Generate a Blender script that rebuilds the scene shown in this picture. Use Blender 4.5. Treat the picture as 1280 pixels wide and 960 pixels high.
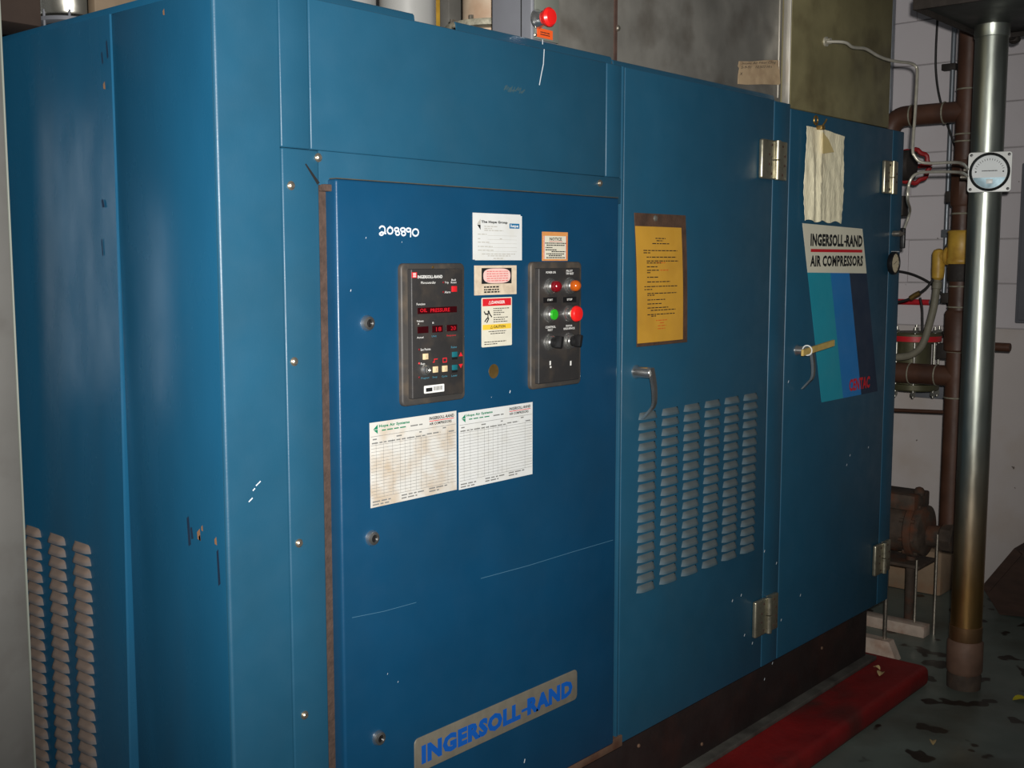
import bpy, bmesh, math, random
from mathutils import Vector, Matrix
random.seed(7)
for o in list(bpy.data.objects): bpy.data.objects.remove(o)
scene = bpy.context.scene
COL = scene.collection
V = Vector

# ------------------------------------------------------------------ camera, light, exposure
F_PX, PITCH, YAW = 1429.07, 0.10814, 0.85545
CAM = V((-1.22126, -1.76, 1.65))
_cy, _sy, _cp, _sp = math.cos(YAW), math.sin(YAW), math.cos(PITCH), math.sin(PITCH)
FWD = V((_sy*_cp, _cy*_cp, -_sp)); RIGHT = V((_cy, -_sy, 0)); DOWN = FWD.cross(RIGHT); UP = -DOWN
cam = bpy.data.objects.new('camera', bpy.data.cameras.new('camera')); COL.objects.link(cam)
cam.matrix_world = Matrix(((RIGHT.x, UP.x, -FWD.x, CAM.x), (RIGHT.y, UP.y, -FWD.y, CAM.y), (RIGHT.z, UP.z, -FWD.z, CAM.z), (0, 0, 0, 1)))
cam.data.sensor_fit = 'HORIZONTAL'; cam.data.sensor_width = 36.0
cam.data.lens = F_PX/1280*36; cam.data.clip_start = 0.02
scene.camera = cam

world = bpy.data.worlds.new('world'); scene.world = world; world.use_nodes = True
world.node_tree.nodes['Background'].inputs[0].default_value = (0.92, 0.96, 1.0, 1)
world.node_tree.nodes['Background'].inputs[1].default_value = 0.06

def light(name, typ, loc, aim, power, color, **kw):
    d = bpy.data.lights.new(name, typ); d.energy = power; d.color = color
    for k, v in kw.items(): setattr(d, k, v)
    o = bpy.data.objects.new(name, d); COL.objects.link(o); o.location = loc
    o.rotation_euler = (V(aim)-V(loc)).to_track_quat('-Z', 'Y').to_euler()
    return o
FLASH = CAM + RIGHT*0.035 + UP*0.06
light('camera_flash', 'SPOT', FLASH, CAM + FWD*3 + UP*0.42 - RIGHT*0.12, 520, (1.0, 0.97, 0.93),
      spot_size=math.radians(82), spot_blend=1.0, shadow_soft_size=0.018)
vs = scene.view_settings
vs.view_transform = 'Standard'; vs.look = 'None'; vs.gamma = 1.0; vs.use_curve_mapping = False
vs.exposure = 0.0

# ------------------------------------------------------------------ pixel to place helpers
def ray(x, y): return FWD*F_PX + RIGHT*(x-640) + DOWN*(y-480)
def PY(x, y, Y=0.0): r = ray(x, y); return CAM + r*((Y-CAM.y)/r.y)
def PX(x, y, X=0.0): r = ray(x, y); return CAM + r*((X-CAM.x)/r.x)
def PZ(x, y, Z=0.0): r = ray(x, y); return CAM + r*((Z-CAM.z)/r.z)
def FR(x0, y0, x1, y1, Y=0.0):
    xm, ym = (x0+x1)/2, (y0+y1)/2
    return (PY(x0, ym, Y).x, PY(x1, ym, Y).x, PY(xm, y1, Y).z, PY(xm, y0, Y).z)
def QR(p, Y=0.0):      # four pixel corners TL TR BR BL to one upright rectangle
    a = [PY(q[0], q[1], Y) for q in p]
    return ((a[0].x+a[3].x)/2, (a[1].x+a[2].x)/2, (a[2].z+a[3].z)/2, (a[0].z+a[1].z)/2)

# ------------------------------------------------------------------ materials
def S(r, g, b):
    f = lambda c: ((c/255+0.055)/1.055)**2.4 if c > 10 else c/255/12.92
    return (f(r), f(g), f(b), 1)
MATS = {}
def mat(name, col, rough=0.5, metal=0.0, var=0.12, scale=6.0, dirt=None, dirt_amt=0.0, dirt_scale=3.0, bump=0.0,
        bump_scale=200.0, spots=None, spot_amt=0.0, spot_scale=40.0, emit=0.0, coat=0.0, stretch=(1, 1, 1), up_dust=None, spec=0.5, zmix=None):
    m = bpy.data.materials.new(name); m.use_nodes = True; nt = m.node_tree; N = nt.nodes; L = nt.links
    b = N['Principled BSDF']; tc = N.new('ShaderNodeNewGeometry')
    mp = N.new('ShaderNodeMapping'); mp.inputs['Scale'].default_value = stretch; L.new(tc.outputs['Position'], mp.inputs[0])
    def noise(sc, det=4):
        n = N.new('ShaderNodeTexNoise'); n.inputs['Scale'].default_value = sc; n.inputs['Detail'].default_value = det
        L.new(mp.outputs[0], n.inputs['Vector']); return n.outputs['Fac']
    def ramp(fac, lo, hi, a=0.0, c=1.0):
        r = N.new('ShaderNodeMapRange'); r.inputs[1].default_value = lo; r.inputs[2].default_value = hi
        r.inputs[3].default_value = a; r.inputs[4].default_value = c; L.new(fac, r.inputs[0]); return r.outputs[0]
    def mix(fac, a, c):
        x = N.new('ShaderNodeMix'); x.data_type = 'RGBA'
        if isinstance(fac, float): x.inputs[0].default_value = fac
        else: L.new(fac, x.inputs[0])
        for s, i in ((a, 6), (c, 7)):
            if isinstance(s, tuple): x.inputs[i].default_value = s
            else: L.new(s, x.inputs[i])
        return x.outputs[2]
    c = tuple(col)
    if var > 0:
        lo = tuple(v*(1-var) for v in col[:3])+(1,); hi = tuple(min(1, v*(1+var)) for v in col[:3])+(1,)
        c = mix(ramp(noise(scale), 0.3, 0.7), lo, hi)
    if dirt is not None and dirt_amt > 0:
        c = mix(ramp(noise(dirt_scale, 8), 0.5, 0.72, 0.0, dirt_amt), c, dirt)
    if up_dust is not None:
        s = N.new('ShaderNodeSeparateXYZ'); L.new(tc.outputs['Normal'], s.inputs[0])
        c = mix(ramp(s.outputs[2], 0.02, 0.5, 0.15, up_dust[1]), c, up_dust[0])
    if zmix is not None:      # rust creeping up from the foot
        s = N.new('ShaderNodeSeparateXYZ'); L.new(tc.outputs['Position'], s.inputs[0]); ad = N.new('ShaderNodeMath'); ad.operation = 'MULTIPLY_ADD'
        L.new(noise(5.0), ad.inputs[0]); ad.inputs[1].default_value = 0.3; L.new(s.outputs[2], ad.inputs[2])
        c = mix(ramp(ad.outputs[0], zmix[1], zmix[2], 1.0, 0.0), c, zmix[0])
    if spots is not None:
        v = N.new('ShaderNodeTexNoise'); v.inputs['Scale'].default_value = spot_scale; v.inputs['Detail'].default_value = 2
        L.new(mp.outputs[0], v.inputs['Vector'])
        c = mix(ramp(v.outputs['Fac'], spot_amt, spot_amt+0.02), c, spots)
    if isinstance(c, tuple): b.inputs['Base Color'].default_value = c
    else: L.new(c, b.inputs['Base Color'])
    b.inputs['Metallic'].default_value = metal
    L.new(ramp(noise(scale*2.3), 0.3, 0.7, max(0.02, rough-0.06), min(1, rough+0.08)), b.inputs['Roughness'])
    b.inputs['Specular IOR Level'].default_value = spec
    if coat: b.inputs['Coat Weight'].default_value = coat; b.inputs['Coat Roughness'].default_value = 0.12
    if bump > 0:
        bp = N.new('ShaderNodeBump'); bp.inputs['Strength'].default_value = bump; bp.inputs['Distance'].default_value = 0.004
        L.new(noise(bump_scale, 3), bp.inputs['Height']); L.new(bp.outputs[0], b.inputs['Normal'])
    if emit > 0:
        b.inputs['Emission Color'].default_value = tuple(col); b.inputs['Emission Strength'].default_value = emit
    MATS[name] = m; return m

mat('blue_frame', S(30, 78, 103), 0.42, var=0.06, dirt=S(42, 72, 86), dirt_amt=0.4, dirt_scale=2.2, bump=0.05, bump_scale=260)
mat('blue_side', S(24, 78, 108), 0.24, var=0.08, dirt=S(40, 68, 86), dirt_amt=0.5, dirt_scale=2.6, bump=0.04, bump_scale=240, stretch=(1, 1, .35))
mat('blue_door', S(15, 64, 96), 0.34, var=0.07, dirt=S(24, 60, 84), dirt_amt=0.4, dirt_scale=2.5, bump=0.05, bump_scale=260)
mat('blue_louver', S(34, 78, 98), 0.55, var=0.08, up_dust=(S(96, 98, 94), 0.7))
mat('blue_louver_side', S(44, 66, 80), 0.6, var=0.1, up_dust=(S(112, 98, 88), 1.0), dirt=S(100, 88, 80), dirt_amt=0.8, dirt_scale=14)
mat('black_base', S(38, 28, 26), 0.65, var=0.3, dirt=S(60, 34, 26), dirt_amt=0.7, dirt_scale=7, bump=0.2, bump_scale=60)
mat('base_lip', S(88, 86, 80), 0.7, var=0.3, scale=14, dirt=S(50, 46, 42), dirt_amt=0.8, dirt_scale=9)
mat('rust_sill', S(110, 84, 66), 0.8, var=0.3, scale=20, dirt=S(90, 50, 30), dirt_amt=0.9, dirt_scale=12)
mat('foam', S(70, 54, 46), 0.9, var=0.25, scale=60, bump=0.6, bump_scale=120)
mat('dark_inside', S(14, 15, 17), 0.9, var=0)
mat('chrome', S(215, 215, 212), 0.2, 0.95, var=0.04)
mat('steel_hinge', S(176, 171, 150), 0.32, 0.85, var=0.1, scale=30)
mat('steel_bolt', S(180, 172, 158), 0.35, 0.9, var=0.15, scale=80)
mat('galv_pipe', S(178, 184, 174), 0.34, 0.95, var=0.14, scale=9, bump=0.04, bump_scale=80, stretch=(1, 1, .3), zmix=(S(190, 148, 92), 0.5, 1.15))
mat('galv_pipe_low', S(140, 108, 76), 0.4, 0.7, var=0.2, scale=9, dirt=S(112, 74, 44), dirt_amt=0.8, dirt_scale=8, stretch=(1, 1, .4))
mat('duct_grey', S(116, 114, 108), 0.55, 0.3, var=0.24, scale=7, dirt=S(80, 74, 66), dirt_amt=0.85, dirt_scale=6, bump=0.06, bump_scale=40)
mat('duct_olive', S(142, 134, 98), 0.5, 0.4, var=0.25, scale=5, dirt=S(84, 72, 48), dirt_amt=0.9, dirt_scale=4.5, bump=0.06, bump_scale=30)
mat('duct_seam', S(205, 200, 188), 0.35, 0.7, var=0.1)
mat('seam_rust', S(70, 50, 42), 0.8, var=0.3, scale=30)
mat('hood_metal', S(70, 74, 72), 0.5, 0.4, var=0.2, scale=6)
mat('plate_metal', S(132, 126, 112), 0.45, 0.3, var=0.1, scale=30)
mat('panel_black', S(44, 43, 43), 0.5, var=0.1, dirt=S(78, 68, 58), dirt_amt=0.4, dirt_scale=20, bump=0.1, bump_scale=500)
mat('panel_edge', S(58, 56, 54), 0.5, var=0.2, dirt=S(96, 84, 70), dirt_amt=0.8, dirt_scale=16)
mat('plate_black', S(22, 22, 23), 0.4, var=0.1)
mat('display_dark', S(46, 6, 10), 0.2, var=0)
mat('led_red', (0.45, 0.008, 0.016, 1), 0.4, var=0, emit=0.3)
mat('red_plastic', S(226, 32, 30), 0.32, var=0.05)
mat('red_button', S(200, 34, 40), 0.4, var=0.05)
mat('red_lens', S(110, 12, 22), 0.16, var=0.05)
mat('amber_lens', S(176, 82, 18), 0.16, var=0.08)
mat('green_button', S(40, 166, 34), 0.35, var=0.05)
mat('beige_button', S(212, 190, 150), 0.5, var=0.06)
mat('teal_button', S(20, 96, 106), 0.45, var=0.05)
mat('teal_print', S(60, 128, 150), 0.6, var=0)
mat('white_print', S(226, 226, 222), 0.6, var=0)
mat('grey_print', S(120, 120, 118), 0.7, var=0)
mat('faint_print', S(176, 174, 166), 0.7, var=0)
mat('black_print', S(22, 24, 26), 0.6, var=0)
mat('red_print', S(204, 30, 40), 0.55, var=0)
mat('green_print', S(20, 120, 86), 0.6, var=0)
mat('blue_print', S(30, 104, 150), 0.55, var=0)
mat('orange_print', S(196, 96, 30), 0.6, var=0)
mat('navy_print', S(14, 84, 170), 0.45, var=0.05)
mat('paper_white', S(206, 208, 206), 0.8, var=0.03, scale=30, dirt=S(196, 194, 184), dirt_amt=0.4, dirt_scale=25)
mat('paper_stained', S(200, 199, 193), 0.8, var=0.04, scale=30, dirt=S(176, 154, 124), dirt_amt=0.7, dirt_scale=16)
mat('paper_beige', S(206, 190, 166), 0.75, var=0.1, scale=40, dirt=S(158, 138, 116), dirt_amt=0.7, dirt_scale=30)
mat('paper_tan', S(190, 142, 44), 0.75, var=0.07, scale=12, dirt=S(172, 124, 40), dirt_amt=0.5, dirt_scale=10)
mat('paper_card', S(176, 152, 120), 0.85, var=0.08, scale=30, dirt=S(128, 102, 76), dirt_amt=0.85, dirt_scale=14)
mat('tag_paper', S(206, 186, 128), 0.8, var=0.06, scale=40)
mat('pink_oval', S(224, 186, 178), 0.7, var=0.06, scale=60)
mat('sticker_cream', S(212, 208, 190), 0.6, var=0.04, scale=40)
mat('yellow_print', S(226, 190, 60), 0.6, var=0.04)
mat('orange_sticker', S(232, 92, 34), 0.55, var=0.04)
mat('notice_orange', S(206, 140, 78), 0.7, var=0.08, scale=60)
mat('card_brown', S(74, 52, 38), 0.8, var=0.3, scale=25, bump=0.3, bump_scale=150)
mat('cloth', S(244, 236, 202), 0.95, var=0.06, scale=18, dirt=S(226, 208, 172), dirt_amt=0.5, dirt_scale=12, bump=0.6, bump_scale=130, stretch=(1, 1, .3))
mat('clip_brass', S(150, 122, 70), 0.4, 0.8, var=0.2, scale=40)
mat('decal_cream', S(226, 222, 200), 0.5, var=0.03)
mat('decal_teal', S(30, 150, 172), 0.45, var=0.04)
mat('decal_blue', S(28, 120, 190), 0.45, var=0.04)
mat('decal_navy', S(22, 40, 66), 0.45, var=0.04)
mat('aluminium', S(198, 194, 180), 0.4, 0.55, var=0.12, scale=40)
mat('wood_stick', S(196, 168, 96), 0.7, var=0.12, scale=50)
mat('chalk', S(206, 214, 220), 0.9, var=0.04, scale=80)
mat('scratch', S(60, 104, 130), 0.7, var=0)
mat('scuff_dark', S(10, 34, 58), 0.7, var=0.1)
mat('rust_chip', S(128, 92, 62), 0.8, var=0.2)
mat('rust_pipe', S(82, 54, 40), 0.5, var=0.25, scale=8, dirt=S(58, 36, 28), dirt_amt=0.7, dirt_scale=6, bump=0.1, bump_scale=60)
mat('rust_iron', S(74, 62, 52), 0.8, var=0.35, scale=18, dirt=S(112, 62, 34), dirt_amt=0.8, dirt_scale=12, bump=0.5, bump_scale=50)
mat('weld', S(150, 146, 128), 0.6, 0.2, var=0.3, scale=60, bump=0.5, bump_scale=120)
mat('valve_dark', S(46, 40, 36), 0.7, var=0.3, scale=20, bump=0.4, bump_scale=60)
mat('wheel_red', S(150, 24, 28), 0.5, var=0.2, scale=30)
mat('yellow_brass', S(198, 158, 62), 0.45, var=0.14, scale=18, dirt=S(150, 106, 40), dirt_amt=0.7, dirt_scale=16)
mat('hose_grey', S(124, 120, 104), 0.6, var=0.12, scale=30)
mat('conduit_grey', S(138, 144, 150), 0.4, 0.6, var=0.12, scale=20)
mat('cable_black', S(30, 29, 28), 0.6, var=0.1)
mat('pipe_red', S(200, 34, 44), 0.45, var=0.1, scale=30)
mat('filter_olive', S(86, 84, 60), 0.5, 0.3, var=0.2, scale=10)
mat('box_grey', S(112, 114, 120), 0.55, 0.1, var=0.08)
mat('cabinet_grey', S(84, 83, 80), 0.6, var=0.08, scale=7, dirt=S(68, 64, 60), dirt_amt=0.5, dirt_scale=12)
mat('cabinet_trim', S(112, 116, 108), 0.5, var=0.06)
mat('pipe_pale', S(150, 150, 147), 0.3, 0.15, var=0.06)
mat('pipe_beige', S(190, 170, 146), 0.6, var=0.14, scale=10, dirt=S(150, 112, 84), dirt_amt=0.6, dirt_scale=9)
mat('steel_bright', S(214, 212, 200), 0.25, 0.9, var=0.05)
mat('beam_brown', S(58, 46, 39), 0.75, var=0.2, scale=9)
mat('wall_paint', S(214, 208, 210), 0.75, var=0.02, scale=3, dirt=S(190, 184, 184), dirt_amt=0.3, dirt_scale=2.5, bump=0.12, bump_scale=120, spots=S(110, 100, 92), spot_amt=0.765, spot_scale=26)
mat('wall_low', S(206, 198, 194), 0.75, var=0.03, scale=3, dirt=S(180, 158, 134), dirt_amt=0.55, dirt_scale=2.2, bump=0.1, bump_scale=90, spots=S(96, 84, 74), spot_amt=0.74, spot_scale=24)
mat('mortar', S(176, 172, 172), 0.9, var=0.04)
mat('floor_paint', S(108, 118, 110), 0.42, var=0.18, scale=3.5, dirt=S(72, 70, 58), dirt_amt=0.85, dirt_scale=2.2, bump=0.1, bump_scale=30, spots=S(44, 38, 32), spot_amt=0.60, spot_scale=6.5)
mat('kerb_red', S(132, 20, 20), 0.6, var=0.25, scale=6, dirt=S(60, 38, 32), dirt_amt=0.95, dirt_scale=3.5, bump=0.3, bump_scale=60)
mat('concrete', S(150, 128, 104), 0.85, var=0.15, scale=9, dirt=S(150, 90, 50), dirt_amt=0.7, dirt_scale=6)
mat('wood_dark', S(64, 44, 34), 0.7, var=0.25, scale=9, stretch=(1, 1, 4))
mat('bracket_pale', S(196, 178, 162), 0.6, var=0.15, scale=20, dirt=S(150, 96, 66), dirt_amt=0.6, dirt_scale=14)
mat('leaf_yellow', S(206, 190, 40), 0.7, var=0.1, scale=60)
mat('leaf_dry', S(196, 170, 120), 0.8, var=0.1, scale=60)
mat('gauge_white', S(232, 234, 230), 0.35, var=0.02)
mat('gauge_face', S(206, 212, 212), 0.3, var=0.03)
mat('gauge_rim', S(62, 66, 66), 0.3, 0.7, var=0.08)
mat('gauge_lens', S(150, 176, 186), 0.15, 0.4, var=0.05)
mat('gauge_dial_tan', S(214, 200, 168), 0.5, var=0.03)
mat('assumed_daylight_pane', (0.85, 0.93, 1.0, 1), 0.6, var=0, emit=1.1)  # glow of the assumed, unseen window
mat('coupling_brown', S(122, 94, 78), 0.6, 0.2, var=0.2, scale=14)
mat('smudge_grey', S(52, 80, 90), 0.7, var=0.1)
mat('top_grime', S(64, 62, 52), 0.8, var=0.2, scale=60)
mat('chrome_lever', S(205, 205, 202), 0.12, 1.0, var=0.04)
mat('hatch_brown', S(120, 104, 84), 0.7, var=0.15, scale=10)
mat('ceiling_paint', S(190, 188, 182), 0.9, var=0.04)

# ------------------------------------------------------------------ mesh building
class MB:
    def __init__(s): s.v = []; s.f = []; s.sm = []
    def add(s, vs, fs, smooth=True):
        n = len(s.v); s.v += [V(p) for p in vs]
        for f in fs: s.f.append([i+n for i in f]); s.sm.append(smooth)
        return s
    def bm(s, b):
        b.verts.ensure_lookup_table(); b.verts.index_update()
        s.add([v.co.copy() for v in b.verts], [[v.index for v in f.verts] for f in b.faces]); b.free(); return s
    def box(s, x0, x1, y0, y1, z0, z1, bev=0.0, seg=2, M=None):
        if x0 > x1: x0, x1 = x1, x0
        if y0 > y1: y0, y1 = y1, y0
        if z0 > z1: z0, z1 = z1, z0
        b = bmesh.new(); bmesh.ops.create_cube(b, size=1)
        for v in b.verts: v.co = V((x0+(v.co.x+.5)*(x1-x0), y0+(v.co.y+.5)*(y1-y0), z0+(v.co.z+.5)*(z1-z0)))
        if bev > 0: bmesh.ops.bevel(b, geom=b.edges[:], offset=bev, segments=seg, profile=.5, affect='EDGES')
        if M is not None: bmesh.ops.transform(b, matrix=M, verts=b.verts[:])
        return s.bm(b)
    def quad(s, x0, x1, z0, z1, y): return s.add([(x0, y, z0), (x1, y, z0), (x1, y, z1), (x0, y, z1)], [(0, 1, 2, 3)])
    def lathe(s, base, axis, prof, n=24):     # prof: list of (radius, distance along axis); closed with caps
        a = V(axis).normalized(); t = V((0, 0, 1)) if abs(a.z) < .9 else V((1, 0, 0))
        u = a.cross(t).normalized(); w = a.cross(u); base = V(base); vs = []; fs = []
        for (r, d) in prof:
            for k in range(n):
                q = 2*math.pi*k/n; vs.append(base + a*d + (u*math.cos(q)+w*math.sin(q))*max(r, 1e-5))
        for i in range(len(prof)-1):
            for k in range(n):
                fs.append((i*n+k, i*n+(k+1) % n, (i+1)*n+(k+1) % n, (i+1)*n+k))
        fs.append(tuple(range(n))[::-1]); fs.append(tuple((len(prof)-1)*n+k for k in range(n)))
        return s.add(vs, fs)
    def cyl(s, p0, p1, r, n=24, c=0.0):
        p0, p1 = V(p0), V(p1); L = (p1-p0).length
        pr = [(r, 0), (r, L)] if c == 0 else [(r-c, 0), (r, c), (r, L-c), (r-c, L)]
        return s.lathe(p0, p1-p0, pr, n)
    def tube(s, pts, r, n=10, sub=6, smooth=True):
        pts = [V(p) for p in pts]
        if smooth and len(pts) > 2:
            q = [pts[0]*2-pts[1]]+pts+[pts[-1]*2-pts[-2]]; out = []
            for i in range(1, len(q)-2):
                for k in range(sub):
                    t = k/sub; a, b, c, d = q[i-1], q[i], q[i+1], q[i+2]
                    out.append(.5*((2*b)+(c-a)*t+(2*a-5*b+4*c-d)*t*t+(3*b-a-3*c+d)*t**3))
            out.append(pts[-1]); pts = out
        rr = r if isinstance(r, (list, tuple)) else None
        vs = []; fs = []; u = None
        for i, p in enumerate(pts):
            t = (pts[min(i+1, len(pts)-1)]-pts[max(i-1, 0)]).normalized()
            if u is None: u = t.cross(V((0, 0, 1)) if abs(t.z) < .9 else V((1, 0, 0))).normalized()
            else: u = (u-t*u.dot(t)).normalized()
            w = t.cross(u); R = (rr[0]+(rr[1]-rr[0])*i/(len(pts)-1)) if rr else r
            for k in range(n):
                a = 2*math.pi*k/n; vs.append(p+(u*math.cos(a)+w*math.sin(a))*R)
        for i in range(len(pts)-1):
            for k in range(n): fs.append((i*n+k, i*n+(k+1) % n, (i+1)*n+(k+1) % n, (i+1)*n+k))
        fs.append(tuple(range(n))[::-1]); fs.append(tuple((len(pts)-1)*n+k for k in range(n)))
        return s.add(vs, fs)
    def torus(s, c, axis, R, r, n=28, m=8, a0=0, a1=2*math.pi):
        a = V(axis).normalized(); t = V((0, 0, 1)) if abs(a.z) < .9 else V((1, 0, 0)); u = a.cross(t).normalized(); w = a.cross(u)
        pts = [V(c)+(u*math.cos(a0+(a1-a0)*k/n)+w*math.sin(a0+(a1-a0)*k/n))*R for k in range(n+1)]
        return s.tube(pts, r, m, smooth=False)
    def prism(s, poly, d):        # poly: 3D points of a planar outline, d: extrusion vector
        n = len(poly); d = V(d); vs = [V(p) for p in poly]+[V(p)+d for p in poly]
        fs = [tuple(range(n)), tuple(range(2*n-1, n-1, -1))]+[(k, k+n, (k+1) % n+n, (k+1) % n) for k in range(n)]
        return s.add(vs, fs, False)
    def stroke(s, pts, y, w):     # flat painted stroke on a plane of constant y; pts (x, z)
        for k in range(len(pts)-1):
            a, b = V((pts[k][0], y, pts[k][1])), V((pts[k+1][0], y, pts[k+1][1])); t = (b-a).normalized(); q = V((-t.z, 0, t.x))*w/2
            e = V((0, -2.5e-5*(len(s.f) % 24), 0)); a = a-t*w*.3+e; b = b+t*w*.3+e
            s.add([a-q, b-q, b+q, a+q], [(0, 1, 2, 3)])
        return s

WORLD = {}
def setp(o, parent, org):
    if parent is not None:
        o.parent = parent; o.location = V(org)-WORLD[parent.name]
    else: o.location = V(org)
    WORLD[o.name] = V(org)
def obj(name, mb, m, parent=None, org=None, fix=True):
    if org is None:
        lo = [min(p[i] for p in mb.v) for i in range(3)]; hi = [max(p[i] for p in mb.v) for i in range(3)]
        org = V(((lo[0]+hi[0])/2, (lo[1]+hi[1])/2, lo[2]))
    me = bpy.data.meshes.new(name); me.from_pydata([tuple(p-V(org)) for p in mb.v], [], mb.f)
    me.polygons.foreach_set('use_smooth', [bool(x) for x in mb.sm])
    if fix:
        b = bmesh.new(); b.from_mesh(me); bmesh.ops.recalc_face_normals(b, faces=b.faces[:]); b.to_mesh(me); b.free()
    me.update()
    me.set_sharp_from_angle(angle=math.radians(40))
    me.materials.append(MATS[m])
    o = bpy.data.objects.new(name, me); COL.objects.link(o); setp(o, parent, org); return o
def tag(o, label=None, cat=None, group=None, kind=None):
    for k, v in (('label', label), ('category', cat), ('group', group), ('kind', kind)):
        if v: o[k] = v
    return o
def thing(name, loc, label, cat, group=None):
    o = bpy.data.objects.new(name, None); COL.objects.link(o); o.location = loc; o.empty_display_size = .05; WORLD[o.name] = V(loc)
    return tag(o, label, cat, group)
def dup(o, org, parent):
    c = o.copy(); COL.objects.link(c); c.parent = None; setp(c, parent, org); return c

def text_mb(txt, rect, y, bold=0.0, shear=0.0, mp=None, keep=False):
    cu = bpy.data.curves.new('t', 'FONT'); cu.body = txt; cu.size = 1; cu.resolution_u = 2; cu.offset = bold; cu.space_character = 1+bold*1.5; cu.shear = shear
    o = bpy.data.objects.new('t', cu); COL.objects.link(o)
    dg = bpy.context.evaluated_depsgraph_get(); me = bpy.data.meshes.new_from_object(o.evaluated_get(dg))
    vs = [v.co.copy() for v in me.vertices]; fs = [list(p.vertices) for p in me.polygons]
    bpy.data.objects.remove(o); bpy.data.curves.remove(cu); bpy.data.meshes.remove(me)
    x0, x1 = min(v.x for v in vs), max(v.x for v in vs); z0, z1 = min(v.y for v in vs), max(v.y for v in vs)
    X0, X1, Z0, Z1 = rect; m = MB()
    pts = [((v.x-x0)/(x1-x0), (v.y-z0)/(z1-z0)) for v in vs]
    m.add([(X0+a*(X1-X0), y, Z0+b*(Z1-Z0)) if mp is None else mp(a, b) for a, b in pts], fs, False)
    return m
def merge(*ms):
    r = MB()
    for m in ms: r.add(m.v, m.f); r.sm[-len(m.f):] = m.sm
    return r
def rrect(x0, x1, z0, z1, y0, y1, r, n=5):
    p = []
    for cx, cz, a in ((x1-r, z1-r, 0), (x0+r, z1-r, 90), (x0+r, z0+r, 180), (x1-r, z0+r, 270)):
        for k in range(n+1):
            q = math.radians(a+90*k/n); p.append((cx+r*math.cos(q), y0, cz+r*math.sin(q)))
    return MB().prism(p, (0, y1-y0, 0))
def bevel_rr(x0, x1, z0, z1, yb, yf, r, c):     # raised plate with chamfered front rim
    b = bmesh.new(); m = rrect(x0, x1, z0, z1, yf, yb, r)
    vs = [b.verts.new(p) for p in m.v]
    for f in m.f: b.faces.new([vs[i] for i in f])
    b.normal_update()
    e = [e for e in b.edges if all(abs(v.co.y-yf) < 1e-6 for v in e.verts)]
    bmesh.ops.bevel(b, geom=e, offset=c, segments=3, profile=.5, affect='EDGES')
    return MB().bm(b)

# ================================================================== the setting
WX = 4.61
fl = obj('floor', MB().box(-5, WX+.15, -5, 4.5, -.2, 0), 'floor_paint'); tag(fl, 'worn grey green painted concrete floor with dark stains', 'floor', kind='structure')
wr = obj('wall_right', MB().box(WX+.012, WX+.2, -5, 4.5, 0, 4.2), 'mortar'); tag(wr, 'white painted concrete block wall behind the pipes', 'wall', kind='structure')
lowp = obj('rendered_dado', MB().box(WX-.002, WX+.012, -5, 4.5, 0, 1.312), 'wall_low', wr)
tag(lowp, 'smooth lower part of the white wall with rust stains')
bl = None
for i in range(9):
    z0 = 1.316+i*.2195
    for j in range(-2, 6):
        y0 = j*.41-(.205 if i % 2 else 0)-.02
        org = V((WX+.006, y0+.204, z0))
        if bl is None: bl = obj('block', MB().box(WX, WX+.014, y0, y0+.4088, z0, z0+.2155, .003, 1), 'wall_paint', wr, org)
        else: dup(bl, org, wr)
wb = obj('wall_back', MB().box(-5, WX+.2, 4.3, 4.5, 0, 4.2), 'wall_low'); tag(wb, 'plain painted wall behind the compressor', 'wall', kind='structure')
wn = obj('assumed_window_1', MB().box(-2.62, -1.86, 4.285, 4.3, 1.0, 2.4), 'assumed_daylight_pane'); tag(wn, 'assumed unseen daylight window in the wall behind the compressor, added for its reflection', 'window', kind='structure')  # assumed, unseen window: glowing pane added for the side panel's soft reflection
obj('assumed_window_frame', merge(MB().box(-2.68, -2.62, 4.26, 4.3, .94, 2.46), MB().box(-1.86, -1.80, 4.26, 4.3, .94, 2.46), MB().box(-2.62, -1.86, 4.26, 4.3, .94, 1.0), MB().box(-2.62, -1.86, 4.26, 4.3, 2.4, 2.46)), 'gauge_white', wn)  # frame of the assumed window, likewise unseen
kerb_m = MB().box(-.2, 3.10, -.165, 1.75, 0, .08, .026, 4)
kb = obj('kerb', kerb_m, 'kerb_red'); tag(kb, 'red painted concrete plinth under the blue compressor cabinet', 'plinth', kind='structure')

# ================================================================== the compressor
D = 0.025                                        # how far the control door stands proud of the frame
comp = thing('air_compressor', (1.5, .8, .08), 'large blue air compressor cabinet with louvred doors on a red plinth', 'compressor')
RX = 3.06
obj('cabinet_core', MB().box(.03, RX-.03, .035, 1.6, .30, 2.11), 'dark_inside', comp)
bs = obj('base_frame', MB().box(.02, 3.0, .055, 1.6, .095, .318, .004), 'black_base', comp); tag(bs, 'black steel base frame under the blue doors')
obj('base_flange', MB().box(.02, 3.02, .018, .3, .081, .097, .003), 'base_lip', comp)
for i, (a, b) in enumerate(((798, 932), (806, 900), (1027, 810), (877, 930))):
    p = PY(a, b, .055)
    if p.z < .3: obj('base_bolt', MB().lathe((p.x, .056, p.z), (0, -1, 0), [(.006, 0), (.006, .003), (.004, .005)], 10), 'rust_sill', comp)

def panel(name, x0, x1, z0, z1, m='blue_frame', y0=0.0, y1=.03, bev=.004, seg=3, label=None):
    o = obj(name, MB().box(x0, x1, y0, y1, z0, z1, bev, seg), m, comp)
    if label: tag(o, label)
    return o
ZT = 2.146
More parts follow.
